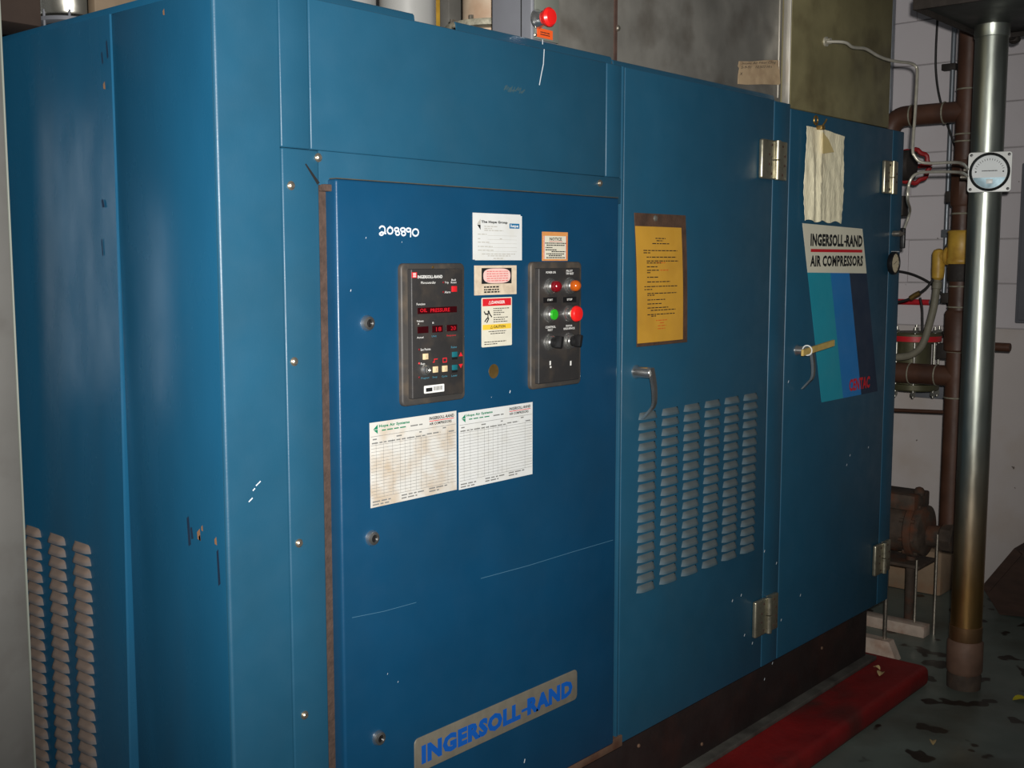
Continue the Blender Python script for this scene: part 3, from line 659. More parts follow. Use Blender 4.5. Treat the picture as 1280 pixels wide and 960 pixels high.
# left-hand side panels
obj('side_panel', MB().box(0, .0295, .0088, .3385, .32, 2.128, .0012, 2), 'blue_side', comp)
b = MB(); zz = [.32, .6, .9, 1.2, 1.5, 1.8, 2.0, 2.128]; vs = []; fs = []
def bow(z): return -.0012-.019*max(0, (1.9-z)/1.4)**1.3
prf = lambda z: [(.03, .3405), (bow(z)+.003, .3405), (bow(z), .3435), (bow(z)*.5-.002, .75), (-.002, 1.6), (.03, 1.6)]
for z in zz: vs += [(x, y, z) for x, y in prf(z)]
for j in range(len(zz)-1):
    for k in range(6): fs.append((j*6+k, j*6+(k+1) % 6, j*6+6+(k+1) % 6, j*6+6+k))
fs += [(0, 1, 2, 3, 4, 5)[::-1], tuple((len(zz)-1)*6+k for k in range(6))]
b.add(vs, fs); sp = obj('louvred_side_panel', b, 'blue_side', comp); tag(sp, 'louvred blue end panel')
def sidex(y, z): t = (y-.3435)/(.75-.3435); b0 = bow(z); return b0+(b0*.5-.002-b0)*min(1, t)
sv = None
for c, yc in enumerate((.517, .627, .740)):
    for k in range(22):
        z = 1.036-k*.0263; org = V((sidex(yc, z), yc, z))
        if sv is None: sv = obj('louver', louver_mb(org, .076, .0185, .0125, (0, -1, 0), (-1, 0, 0)), 'blue_louver_side', sp, org)
        else: dup(sv, org, sp)
# scuffs on the side panels and by the corner
sc = MB()
for (a, c, l, w) in ((134, 52, .03, .008), (128, 66, .02, .007), (129, 250, .014, .012), (236, 648, .05, .012), (240, 660, .02, .01), (128, 300, .03, .006), (273, 690, .06, .01)):
    p = PX(a, c, -.0042 if a < 160 else 0)
    sc.add([(p.x-.0008, p.y-w/2, p.z-l), (p.x-.0008, p.y+w*.2, p.z-l*1.1), (p.x-.0008, p.y+w/2, p.z), (p.x-.0008, p.y-w*.1, p.z+l*.1)], [(0, 1, 2, 3)])
tag(obj('scuff', sc, 'scuff_dark', comp, fix=False), kind='stuff')
sc = MB()
for (a, c, s) in ((249, 668, .012), (253, 660, .006), (270, 676, .008), (133, 107, .008), (250, 672, .006), (205, 15, .006)):
    p = PX(a, c, 0); sc.add([(-.0008-(.004 if a < 160 else 0), p.y-s/2, p.z-s), (-.0008-(.004 if a < 160 else 0), p.y+s*.4, p.z-s*.8), (-.0008-(.004 if a < 160 else 0), p.y+s/2, p.z+s*.3), (-.0008-(.004 if a < 160 else 0), p.y-s*.3, p.z+s)], [(0, 1, 2, 3)])
tag(obj('rust_chip', sc, 'rust_chip', comp, fix=False), kind='stuff')

# ================================================================== papers and hung things on the cabinet
def hope_mark(x0, x1, z0, z1, y):
    xm = x1; return MB().add([(x1, y, z1), (x0, y, (z0+z1)/2), (x1, y, (z0+z1)/2)], [(0, 1, 2)]), MB().add([(x0+(x1-x0)*.1, y, (z0+z1)/2-.001), (x1, y, (z0+z1)/2-.001), (x1, y, z0)], [(0, 1, 2)])
def log_sheet(pts, m, label):
    R = QR(pts, -D-.001); t = thing('log_sheet', ((R[0]+R[1])/2, -D-.0011, R[2]), label, 'paper', 'maintenance log sheets taped to the control door')
    obj('sheet', MB().box(R[0], R[1], -D-.0011, -D-.0005, R[2], R[3]), m, t); y = -D-.0013
    g = MB(); cols = (.065, .145, .245, .33, .385, .445, .51, .57, .63, .89); top = .27
    for k in range(17): v = top+.62*k/16.; g.quad(*sub(R, .01, .99, v-.0022, v+.0022), y)
    for c in cols: g.quad(*sub(R, c-.0013, c+.0013, top-.045, .89), y)
    g.quad(*sub(R, .01, .99, .163, .168), y)
    g = merge(g, lines(R, [(.03, .08, .2), (.29, .35, .2), (.55, .58, .195), (.83, .87, .19), (.02, .62, .245), (.64, .8, .235), (.9, .98, .245), (.02, .22, .935), (.02, .2, .97), (.34, .6, .925), (.34, .52, .96), (.66, .88, .915), (.66, .78, .95), (.45, .59, .105)], y, .016))
    obj('printed_grid', g, 'grey_print', t, fix=False)
    a, b = hope_mark(*sub(R, .035, .085, .03, .14), y)
    obj('printing', merge(a, b, text_mb('Hope Air Systems', sub(R, .1, .44, .035, .078), y, .045), lines(R, [(.13, .41, .105)], y, .014)), 'green_print', t, fix=False)
    obj('printing', merge(brand(sub(R, .67, .97, .03, .070), y, .035), text_mb('AIR COMPRESSORS', sub(R, .67, .94, .10, .134), y, .03)), 'black_print', t, fix=False)
    obj('red_rule', MB().quad(*sub(R, .67, .97, .08, .089), y), 'red_print', t, fix=False)
log_sheet([(462.4, 527.2), (570.7, 514.8), (570.7, 613.6), (463, 633.7)], 'paper_stained', 'yellowed stained log sheet with a ruled table, below the display panel')
log_sheet([(573.2, 515.2), (666, 503), (665.2, 594), (573.8, 611)], 'paper_white', 'clean white log sheet with a ruled table, below the push-button panel')
# company form
R = QR([(590.8, 265.2), (650.5, 269), (650.2, 325.3), (590.8, 324.8)], -D-.001)
t = thing('service_form', ((R[0]+R[1])/2, -D-.001, R[2]), 'small square white company form headed The Hope Group', 'paper')
obj('under_sheet', MB().box(R[0]+.008, R[1]+.006, -D-.0009, -D-.0004, R[2]-.0005, R[3]-.003), 'paper_white', t)
obj('sheet', MB().box(R[0], R[1], -D-.0016, -D-.0010, R[2]+.001, R[3]), 'paper_white', t); y = -D-.0018
a, b = hope_mark(*sub(R, .08, .155, .12, .36), y)
obj('printing', merge(b, text_mb('The Hope Group', sub(R, .17, .72, .155, .225), y, .05)), 'black_print', t, fix=False)
obj('printing', merge(a, lines(R, [(.23, .5, .28), (.23, .4, .325), (.23, .63, .365), (.1, .28, .45), (.1, .15, .545), (.55, .6, .54), (.1, .34, .62), (.1, .4, .71), (.1, .42, .79), (.18, .88, .87), (.3, .78, .91), (.42, .62, .965)], y, .02),
    *[MB().quad(*sub(R, .3, .92, v, v+.006), y) for v in (.47, .555, .64, .725, .81)]), 'faint_print', t, fix=False)
hb = sub(R, .76, .975, .2, .31); obj('hope_logo', MB().quad(*hb, y), 'blue_print', t, fix=False)
obj('logo_word', text_mb('hope', (hb[0]+.004, hb[1]-.004, hb[2]+.001, hb[3]-.002), y-.0003, .03), 'white_print', t, fix=False)

# brown document holder with tan instruction sheet
R = QR([(790, 264), (856, 271), (857, 428), (793, 433)], -.004)
t = thing('instruction_holder', ((R[0]+R[1])/2, -.002, R[2]), 'brown hanging holder with a tan instruction sheet on the louvred door', 'document holder')
def curl(R, y0, amp, m=10, th=.0012, skew=0.0):
    b = MB(); vs = []; fs = []
    for side in (0, 1):
        for j in range(m+1):
            tt = j/m; dy = -amp*math.sin(tt*math.pi)-(amp*.8*tt**3); z = R[3]-(R[3]-R[2])*tt; sx = skew*tt
            for u in (0, .5, 1): vs.append((R[0]+(R[1]-R[0])*u+sx, y0+dy-(th if side == 0 else 0)-.002*(1-abs(2*u-1)), z))
    n = 3*(m+1)
    for s_ in (0, n):
        for j in range(m):
            for u in range(2): k = s_+j*3+u; fs.append((k, k+1, k+4, k+3))
    for j in range(m):
        fs.append((j*3, j*3+3, n+j*3+3, n+j*3)); fs.append((j*3+2, n+j*3+2, n+j*3+5, j*3+5))
    fs.append((0, n, n+1, 1)); fs.append((1, n+1, n+2, 2)); k = 3*m; fs.append((k, k+1, n+k+1, n+k)); fs.append((k+1, k+2, n+k+2, n+k+1))
    return b.add(vs, fs)
R2 = (R[0], R[1]-.008, R[2], R[3])
obj('holder_back', curl(R2, -.004, .004, th=.003, skew=.014), 'card_brown', t)
RP = QR([(793.3, 281), (852.5, 286), (853.6, 426), (795.7, 427.5)], -.012); RP = (RP[0], RP[1]-.006, RP[2], RP[3])
pp = obj('instruction_sheet', curl(RP, -.0085, .004, th=.0008, skew=.012), 'paper_tan', t)
def onpaper(mb, R, y0, amp, skew):
    for i, v in enumerate(mb.v):
        tt = (R[3]-v.z)/(R[3]-R[2]); u = (v.x-R[0])/(R[1]-R[0]); mb.v[i] = V((v.x+skew*tt, y0-amp*math.sin(tt*math.pi)-amp*.8*tt**3-.002*(1-abs(2*u-1))-.0012, v.z))
    return mb
rows = [(.4, .62, .1), (.42, .56, .12), (.33, .7, .145), (.14, .88, .205), (.14, .28, .225), (.2, .85, .262), (.2, .9, .295), (.2, .5, .312), (.2, .42, .345), (.2, .45, .375), (.2, .28, .395), (.2, .43, .435), (.2, .7, .475), (.14, .86, .515), (.14, .3, .54), (.2, .85, .575), (.2, .35, .59), (.2, .58, .63), (.2, .5, .665), (.2, .65, .7), (.27, .82, .722), (.2, .8, .758), (.28, .38, .772)]
obj('printing', onpaper(lines(RP, rows, -.01, .008), RP, -.0085, .004, .012), 'black_print', pp, fix=False)
obj('printing', onpaper(lines(RP, [(.48, .66, .375), (.4, .6, .31), (.38, .62, .812), (.46, .55, .835), (.42, .6, .86), (.42, .58, .885)], -.01, .008), RP, -.0085, .004, .012), 'orange_print', pp, fix=False)
p = PY(820, 273, -.012); obj('rivet', MB().lathe((p.x, -.0095, p.z), (0, -1, 0), [(.0085, 0), (.0075, .003), (.003, .005)], 14), 'steel_bright', t)

# cloth hung from a clip
R = QR([(1009, 157), (1053.5, 163), (1056, 279), (1006, 275)], -.015)
t = thing('hanging_cloth', ((R[0]+R[1])/2, -.012, R[2]), 'crumpled cream cloth hanging from a brass clip on the plain blue door', 'cloth')
b = MB(); nu, nv = 36, 40; vs = []; fs = []
for side in (0, 1):
    for j in range(nv+1):
        tt = j/nv
        for i in range(nu+1):
            u = i/nu
            fold = .008*math.exp(-((u-.36)/.05)**2)*(1-.3*tt)+.0075*math.exp(-((u-.16-.02*tt)/.05)**2)*min(1, tt*2)
            wr_ = .0009*math.sin(u*46+3*math.sin(tt*4)+tt*5)*tt**.6+.0008*math.sin(u*23-tt*9+2*math.sin(tt*7))+.0008*math.sin(u*95+tt*22+2*math.sin(tt*30))+.0005*math.sin(tt*60+u*14)
            x = R[0]+(R[1]-R[0])*u+.006*math.sin(tt*5)*(u-.5)+(.008*math.sin(tt*7+u*3) if u > .9 or u < .1 else 0)*.6
            z = R[3]-(R[3]-R[2])*tt-(.010*u*(1-tt))+.004*math.sin(u*17)*(tt > .98)-.01*(1-tt)*abs(u-.42)
            vs.append((x, -.012-fold-wr_-(.0016 if side == 0 else 0), z))
n = (nu+1)*(nv+1)
for s_ in (0, n):
    for j in range(nv):
        for i in range(nu): k = s_+j*(nu+1)+i; fs.append((k, k+1, k+nu+2, k+nu+1))
for i in range(nu): fs.append((i, n+i, n+i+1, i+1)); k = nv*(nu+1)+i; fs.append((k, k+1, n+k+1, n+k))
for j in range(nv): k = j*(nu+1); fs.append((k, k+nu+1, n+k+nu+1, n+k)); k += nu; fs.append((k, n+k, n+k+nu+1, k+nu+1))
obj('fabric', b.add(vs, fs), 'cloth', t)
q = [PY(*p, -.03) for p in ((1029, 165), (1036, 174), (1043, 190), (1029, 192))]
obj('tag', MB().prism([V((p.x, -.029, p.z)) for p in q], (0, .0008, 0)), 'tag_paper', t)
c0 = PY(1024, 155, -.02)
cl = MB().torus((c0.x-.008, -.012, c0.z+.012), (0, 1, 0), .013, .0035, 18, 8); cl.box(c0.x-.004, c0.x+.022, -.032, -.010, c0.z-.018, c0.z-.004, .003); cl.tube([(c0.x+.004, -.03, c0.z-.006), (c0.x+.014, -.034, c0.z+.006), (c0.x+.020, -.036, c0.z+.016)], .003, 8)
obj('clip', cl, 'clip_brass', t)
# wooden stick pushed through the handle
a = PY(1003, 441, -.07); b_ = PY(1042, 428.5, -.06)
b = MB(); d = (b_-a).normalized(); up = V((0, 0, 1)); sd = d.cross(up).normalized()*.004; uu = up*.010
b.prism([a-sd-uu, a+sd-uu, a+sd+uu, a-sd+uu], (b_-a))
o = obj('wooden_stick', b, 'wood_stick'); tag(o, 'flat pale wooden stick tied to the handle of the plain door', 'stick')
a2 = PY(1009, 438, -.062); o = obj('tie_string', MB().torus(a2, d, .016, .0022, 18, 6), 'gauge_white'); tag(o, 'white string loop tying the wooden stick to the handle', 'string')

# ================================================================== things standing on the compressor
# galvanised intake ducts
t = thing('intake_duct', (1.6, .3, 2.14), 'dull grey galvanised duct on top of the compressor, with a handwritten card', 'duct')
dxl = PY(697, 45, .03).x+.003; dxs = PY(770, 70, .03).x
obj('duct_panel', MB().box(dxl, dxs-.002, .034, .06, 2.1302, 3.0, .003), 'duct_grey', t); obj('duct_panel', MB().box(dxs+.003, 2.1465, .032, .06, 2.1302, 3.0, .003), 'duct_grey', t)
obj('duct_body', MB().box(1.31, 2.125, .06, .6, 2.1302, 3.0, .003), 'duct_grey', t)
obj('seam', MB().box(dxs-.006, dxs+.005, .030, .04, 2.1302, 3.0), 'seam_rust', t)
p = PY(774, 35, .026); bt = obj('bolt', MB().lathe((p.x, .032, p.z), (0, -1, 0), [(.008, 0), (.008, .004), (.005, .007)], 8), 'steel_bolt', t)
obj('edge_trim', MB().box(2.120, 2.123, .028, .034, 2.16, 3.0, .001), 'duct_seam', t)
obj('edge_trim', MB().box(2.147, 2.1535, .004, .03, 2.1302, 3.0, .002), 'duct_seam', t)
t2 = thing('outlet_duct', (2.54, .3, 2.13), 'olive tinged metal duct standing over the plain blue door', 'duct')
obj('duct_body', MB().box(2.155, 2.925, .004, .9, 2.131, 3.0, .004), 'duct_olive', t2)
p = PY(1033, 52, 0); obj('port', MB().lathe((p.x, .004, p.z), (0, -1, 0), [(.016, 0), (.016, .006), (.010, .007), (.010, .02)], 14), 'aluminium', t2)
# handwritten card on the duct
R = QR([(924.5, 79), (981, 72.5), (981, 105.5), (925, 107.5)], .024); R = (R[0], R[1]-.024, R[2], R[3])
t = thing('note_card', ((R[0]+R[1])/2, .02, R[2]), 'torn beige card with a handwritten note, on the grey duct', 'card')
tl = .12
def cm(u, v): x = R[0]+(R[1]-R[0])*u; return (x, .0295-.004*(1-v)*u, R[2]+(R[3]-R[2])*v+(u-.5)*(.028+.010*v))
pr = [(.0, .03), (.2, 0), (.6, .02), (.97, 0), (1, .06), (.99, .5), (1, .97), (.7, 1.0), (.3, .97), (.02, 1), (0, .78), (.03, .7), (.005, .4)]
obj('card', MB().prism([cm(*p) for p in pr], (0, .0014, 0)), 'paper_card', t)
def fit(u0, u1, v0, v1): return lambda a, b: (lambda p: (p[0], p[1]-.0006, p[2]))(cm(u0+(u1-u0)*a, v0+(v1-v0)*b))
obj('handwriting', merge(text_mb('Intake Air Filter Chng', None or (0, 1, 0, 1), 0, .0, .3, fit(.08, .9, .82, .95)), text_mb('5-9-91   10,503 Hrs', (0, 1, 0, 1), 0, .0, .3, fit(.06, .8, .66, .79)), text_mb('X', (0, 1, 0, 1), 0, 0, .2, fit(.03, .1, .4, .52))), 'black_print', t, fix=False)

# emergency-stop box
bx0, bx1 = PY(665, 40, .03).x, PY(697, 45, .03).x
t = thing('emergency_stop_box', ((bx0+bx1)/2, .08, 2.16), 'grey switch box with a red mushroom stop button and orange sticker', 'switch box')
obj('box_body', MB().box(bx0, bx1, .03, .16, 2.165, 2.40, .006, 3), 'box_grey', t)
obj('box_cover', MB().box(bx0+.006, bx1-.002, .024, .03, 2.172, 2.395, .002), 'cabinet_trim', t)
obj('box_joint', MB().box(bx0-.0008, bx0+.001, .062, .065, 2.166, 2.399), 'dark_inside', t)
c0 = PY(671, 24, .024); c0.y = .024
obj('stop_collar', MB().lathe(c0, (0, -1, 0), [(.023, 0), (.023, .004), (.019, .010), (.017, .022)], 24), 'chrome', t)
obj('stop_button', MB().lathe(c0, (0, -1, 0), [(.013, .02), (.016, .026), (.022, .034), (.0225, .040), (.018, .046), (.006, .047)], 28), 'red_plastic', t)
r_ = FR(671.5, 36.5, 691, 48, .023); obj('orange_sticker', MB().box(r_[0], r_[1], .0232, .024, r_[2], r_[3]), 'orange_sticker', t)
obj('sticker_print', lines(r_, [(.2, .8, .4), (.2, .8, .65)], .0228, .12), 'black_print', t, fix=False)
p = PY(666.5, 43, .024); obj('cover_screw', MB().lathe((p.x+.008, .024, p.z), (0, -1, 0), [(.005, 0), (.003, .003)], 10), 'steel_bolt', t)

# pipes rising from the roof
def roof_pipe(name, pxl, pxr, y, label, m, extra=None):
    xl, xr = PY(pxl, 8, y).x, PY(pxr, 8, y).x
    lc = (ray(pxl, 8).normalized()+ray(pxr, 8).normalized()); lc = lc/lc.length
    c = CAM+ray((pxl+pxr)/2, 8)*((y-CAM.y)/ray((pxl+pxr)/2, 8).y); dist = (c-CAM).dot(FWD); rad = (pxr-pxl)/2*dist/F_PX
    return c, rad
c, rad = roof_pipe('p', 474, 545, .28, '', '')
t = thing('outlet_stack', (c.x, c.y, 2.13), 'shiny pale grey stack pipe on the roof beside the dark gap', 'pipe', None)
obj('pipe_wall', MB().lathe((c.x, c.y, 2.1302), (0, 0, 1), [(rad, 0), (rad, .9)], 40), 'pipe_pale', t); obj('base_ring', MB().lathe((c.x, c.y, 2.1302), (0, 0, 1), [(rad*1.02, 0), (rad*1.02, .02)], 40), 'weld', t)
c, rad = roof_pipe('p', 398, 470, .30, '', '')
t = thing('outlet_stack', (c.x, c.y, 2.1302), 'matt pale grey stack pipe on the roof beside the shiny stack', 'pipe', None)
obj('pipe_wall', MB().lathe((c.x, c.y, 2.1302), (0, 0, 1), [(rad, 0), (rad, .9)], 40), 'pipe_pale', t); obj('base_ring', MB().lathe((c.x, c.y, 2.1302), (0, 0, 1), [(rad*1.02, 0), (rad*1.02, .02)], 40), 'weld', t)
c, rad = roof_pipe('p', 578, 660, .38, '', '')
t = thing('flanged_pipe', (c.x, c.y, 2.1302), 'beige flanged pipe on the roof behind the emergency stop box', 'pipe')
obj('pipe_wall', MB().lathe((c.x, c.y, 2.1302), (0, 0, 1), [(rad, 0), (rad, .9)], 40), 'pipe_beige', t)
zf = PY(600, 17, .26).z
fo = obj('flange', MB().lathe((c.x, c.y, zf-.008), (0, 0, 1), [(rad*1.53, 0), (rad*1.55, .004), (rad*1.55, .012), (rad*1.53, .016)], 40), 'weld', t)
bo = None
for k in range(10):
    a = 2*math.pi*k/10+.2; org = V((c.x+rad*1.4*math.cos(a), c.y+rad*1.4*math.sin(a), zf-.02))
    if bo is None: bo = obj('flange_bolt', MB().cyl(org, org+V((0, 0, .04)), .007, 8), 'steel_bolt', fo, org)
    else: dup(bo, org, fo)
obj('lower_collar', MB().lathe((c.x, c.y, 2.1302), (0, 0, 1), [(rad*1.25, 0), (rad*1.22, .03), (rad*1.02, .045)], 32), 'rust_iron', t)
p = PY(568, 10, .75); o = obj('support_post', MB().box(p.x-.045, p.x+.045, .73, .77, 2.1302, 3.0, .004), 'duct_grey'); tag(o, 'flat grey upright behind the beige flanged pipe', 'post')
p = PY(550, 10, .8); o = obj('yellow_rail', MB().box(p.x-.05, p.x+.03, .8, .86, 2.1302, 3.0, .005), 'yellow_brass'); tag(o, 'yellow painted upright rail between the roof pipes', 'rail')
# bright canister at the left end of the roof
c = PY(86, 8, 1.3); rad = .092
t = thing('silencer_canister', (c.x, c.y, 2.1302), 'bright round metal canister over the left end of the roof', 'canister')
zb = PY(92, 15, 1.2).z
obj('canister_shell', MB().lathe((c.x, c.y, zb), (0, 0, 1), [(rad*.97, 0), (rad, .006), (rad, .6)], 36), 'steel_bright', t)
obj('grille_ring', MB().lathe((c.x, c.y, zb-.022), (0, 0, 1), [(rad*.9, 0), (rad*1.02, .004), (rad*1.02, .014), (rad*.9, .018)], 36), 'box_grey', t)
obj('grille_ring', MB().lathe((c.x, c.y, zb-.05), (0, 0, 1), [(rad*.9, 0), (rad*1.02, .004), (rad*1.02, .014), (rad*.9, .018)], 36), 'box_grey', t)
obj('canister_neck', MB().cyl((c.x, c.y, 2.1302), (c.x, c.y, zb), rad*.72, 24), 'dark_inside', t)
for k in range(8):
    a = k*math.pi/4+.3; obj('grille_bar', MB().cyl((c.x+rad*.98*math.cos(a), c.y+rad*.98*math.sin(a), zb-.055), (c.x+rad*.98*math.cos(a), c.y+rad*.98*math.sin(a), zb+.01), .004, 8), 'box_grey', t)
p = PY(150, 4, 1.0); o = obj('roof_hatch', MB().box(PY(118, 5, .95).x, p.x+.5, .95, .985, 2.1302, p.z+.35, .006), 'hatch_brown'); tag(o, 'brownish box on the roof behind the bright canister', 'box')
# overhead steel beam at left
pb = PY(53, 34, 1.0)
t = thing('overhead_beam', (-.065, .95, 0), 'dark brown steel beam on an added unseen upright beside the left end of the compressor', 'beam')
obj('beam', MB().box(-3.5, pb.x, 1.0, 1.22, pb.z, pb.z+.35, .006), 'beam_brown', t)
obj('unseen_column', MB().box(-.109, -.024, .83, 1.2, 0, pb.z-.001, .004), 'beam_brown', t)  # unseen upright, added to give the glossy side panel a dark reflection
# grey steel post in front of the left end
e = PX(22.5, 480, -.30)
t = thing('grey_post', (-.335, e.y+.03, 0), 'pale grey steel post standing in front of the louvred side panel', 'post')
obj('post_body', MB().box(-.37, -.3025, e.y, e.y+.07, 0, 2.7, .003), 'cabinet_grey', t)
obj('post_edge', MB().box(-.3025, -.2995, e.y-.001, e.y+.07, 0, 2.7, .0008), 'cabinet_trim', t)

# ================================================================== pipework at the right-hand end
GX, GY, GR = 3.175, -.268, .0575
t = thing('steel_riser', (GX, GY, 0), 'shiny galvanised vertical pipe with a square gauge, running from floor to hood', 'pipe')
zc = 2.487
def zat(py): return PY(1222, py, GY).z
zl1, zl2, zl3 = .205, .105, .0
obj('pipe_barrel', MB().lathe((GX, GY, .18), (0, 0, 1), [(GR, 0), (GR, zc-.18)], 40), 'galv_pipe', t)
obj('top_collar', MB().lathe((GX, GY, PY(1241, 48, GY).z), (0, 0, 1), [(GR+.002, 0), (GR+.004, .003), (GR+.004, .08)], 40), 'galv_pipe', t)
obj('coupling', MB().lathe((GX, GY, .19), (0, 0, 1), [(GR+.002, 0), (GR+.003, .002), (GR+.003, .055), (GR+.001, .057)], 36), 'galv_pipe_low', t)
obj('coupling', MB().lathe((GX, GY, .06), (0, 0, 1), [(GR+.004, 0), (GR+.009, .01), (GR+.009, .12), (GR+.003, .13)], 36), 'coupling_brown', t)
obj('foot_socket', MB().lathe((GX, GY, .0), (0, 0, 1), [(GR+.005, 0), (GR+.006, .05), (GR+.001, .062)], 36), 'rust_iron', t)
hd = thing('overhead_hood', (3.0, -.6, 2.49), 'dark metal hood tray above the galvanised riser', 'hood')
obj('hood_pan', MB().box(2.66, 3.36, -1.1, -.185, 2.502, 2.9, .004), 'hood_metal', hd)
obj('hood_rim', merge(MB().box(2.655, 3.365, -.192, -.18, 2.485, 2.53, .002), MB().box(2.652, 2.662, -1.1, -.18, 2.485, 2.53, .002), MB().box(3.358, 3.368, -1.1, -.18, 2.485, 2.53, .002)), 'valve_dark', hd)
p = PY(1266, 50, GY); o = obj('bulb_fitting', merge(MB().cyl((p.x-.05, GY, p.z+.01), (p.x+.06, GY, p.z+.01), .012, 12, .002), MB().lathe((p.x+.015, GY, p.z-.012), (0, 0, 1), [(.008, 0), (.02, .008), (.02, .024), (.01, .03)], 16)), 'valve_dark', t)
obj('pipe_clamp', MB().box(GX+.045, GX+.085, GY-.018, GY+.018, PY(1262, 103, GY).z, PY(1262, 93, GY).z, .003), 'valve_dark', t)

# differential pressure gauge facing the room
gd = V((CAM.x-GX, CAM.y-GY, 0)).normalized(); gd = (Matrix.Rotation(math.radians(-4), 3, 'Z') @ gd); gc0 = V((GX, GY, 1.97))+gd*.115
r_ = ray(1237, 215); k = ((gc0-CAM).dot(FWD)/F_PX); gc = CAM+r_*k
gu = V((0, 0, 1)).cross(gd).normalized(); GM = Matrix(((gu.x, gd.x*-1, 0, gc.x), (gu.y, gd.y*-1, 0, gc.y), (0, 0, 1, gc.z), (0, 0, 0, 1)))   # local x right, y away, z up
t = thing('pressure_gauge', (gc.x, gc.y, gc.z-.075), 'round white pressure gauge with a square flange on the galvanised riser', 'gauge')
def TM(mb): mb.v = [GM @ v for v in mb.v]; return mb
obj('flange_plate', TM(bevel_rr(-.0735, .0735, -.0715, .0715, .008, 0, .010, .002)), 'gauge_white', t)
obj('gauge_case', TM(MB().lathe((0, .008, 0), (0, 1, 0), [(.062, 0), (.06, .03), (.03, .034), (.03, .06)], 32)), 'gauge_rim', t)
obj('bezel', TM(MB().lathe((0, .001, 0), (0, -1, 0), [(.069, 0), (.069, .010), (.065, .014), (.060, .012), (.059, .006)], 40)), 'gauge_rim', t)
fc = obj('dial_face', TM(MB().lathe((0, -.0055, 0), (0, -1, 0), [(.0592, 0), (.0592, .001)], 40)), 'gauge_face', t)
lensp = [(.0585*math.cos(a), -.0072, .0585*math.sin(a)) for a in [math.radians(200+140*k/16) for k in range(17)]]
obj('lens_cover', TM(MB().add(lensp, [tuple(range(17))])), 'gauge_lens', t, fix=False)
obj('zero_plate', TM(MB().box(-.010, .012, -.0092, -.0072, -.042, -.026, .001)), 'gauge_white', t)
m = MB()
for k in range(15): a = math.radians(20+140*k/14); m.stroke([(.046*math.cos(a), .046*math.sin(a)-.004), (.052*math.cos(a), .052*math.sin(a)-.004)], -.0072, .0016)
for a0 in (-.046, .046): m.add([(a0+.003*math.cos(q), -.0072, .001+.003*math.sin(q)) for q in [2*math.pi*j/10 for j in range(10)]], [tuple(range(10))])
m = merge(m, lines((-.026, .026, .0, .008), [(0, 1, .5)], -.0072, .4))
obj('dial_marks', TM(m), 'black_print', t, fix=False)
sw = None
for sx in (-1, 1):
    for sz in (-1, 1): obj('flange_screw', TM(MB().lathe((sx*.063, .0, sz*.061), (0, -1, 0), [(.0055, 0), (.0055, .0015), (.002, .002)], 10)), 'plate_black', t)
# signal tubes
G1 = GM @ V((-.075, .028, .012)); G2 = GM @ V((-.075, .028, -.014))
tp = [PY(1033, 52, -.016), PY(1056, 53, -.06), PY(1066, 59, -.07), PY(1082, 61, -.08), PY(1096, 69, -.09), PY(1108, 74, -.10), PY(1122, 77, -.115), PY(1138, 79, -.13), PY(1145.5, 84, -.14), PY(1146.5, 95, -.15), PY(1144, 140, -.17), PY(1141, 185, -.19), PY(1143.5, 195, -.20), PY(1150, 202, -.215), PY(1163, 204, -.24), PY(1200, 203.5, -.30), G1]
o = obj('signal_tube', MB().tube(tp, .0052, 10, 6), 'aluminium'); tag(o, 'bent silver tube from the olive duct down to the round gauge', 'tube')
tp = [G2, PY(1200, 215.5, -.28), PY(1160, 215, -.22), PY(1147, 217, -.20), PY(1140, 222, -.19), PY(1136, 232, -.18), PY(1134.5, 250, -.17), PY(1133, 270, -.15), PY(1131.5, 287, -.12)]
tp[-1] = V((kp.x+.056, -.018, kp.z+.012)); tp[-2] = tp[-1]+V((.004, -.02, .07))
o = obj('signal_tube', MB().tube(tp, .0052, 10, 6), 'aluminium'); tag(o, 'bent silver tube from the round gauge down to the drain cock', 'tube')
for pz, e in ((G1, 1), (G2, 1)):
    pass
o = obj('tube_fitting', merge(MB().lathe(G1+gu*.03, -gu, [(.008, 0), (.012, .006), (.012, .022), (.008, .03), (.007, .045)], 12)), 'steel_bolt'); tag(o, 'metal fitting on the upper tube of the round gauge', 'fitting')
o = obj('tube_fitting', merge(MB().lathe(G2+gu*.03, -gu, [(.008, 0), (.014, .006), (.014, .026), (.008, .036), (.007, .055)], 12)), 'steel_bolt'); tag(o, 'metal fitting on the lower tube of the round gauge', 'fitting')

# brown pipe run
BX = 3.9; by = PX(1209, 140, BX).y; BR = .0465
def bz(py, X=BX): return PX(1207, py, X).z
t = thing('brown_pipe_run', (BX, by, .38), 'rust brown steel pipe run with welded joints behind the galvanised riser', 'pipe')
obj('vertical_pipe', MB().cyl((BX, by, bz(690)), (BX, by, 2.95), BR, 32), 'rust_pipe', t)
hz = PX(1170, 142, BX).z; ye = PX(1133, 145, BX).y
el = [V((BX, by, hz)), V((BX, (by+ye)/2, hz)), V((BX, ye, hz))]
for k in range(1, 9): a = math.pi/2*k/8; el.append(V((BX, ye+.075*math.sin(a), hz-.075*(1-math.cos(a)))))
el.append(V((BX, ye+.075, hz-.4)))
obj('upper_branch', MB().tube(el, BR-.001, 28, smooth=False), 'rust_pipe', t)
hz2 = PX(1160, 468, BX).z
obj('lower_branch', MB().cyl((BX, by, hz2), (BX, by+.75, hz2), BR, 28), 'rust_pipe', t)
for (a, w) in ((112, 1), (168, 1), (177, 1), (226, 1), (267, 1.2), (358, 1), (384, 1), (440, 1), (498, 1)):
    obj('weld_seam', MB().torus((BX, by, bz(a)), (0, 0, 1), BR, .0035*w, 28, 8), 'weld', t)
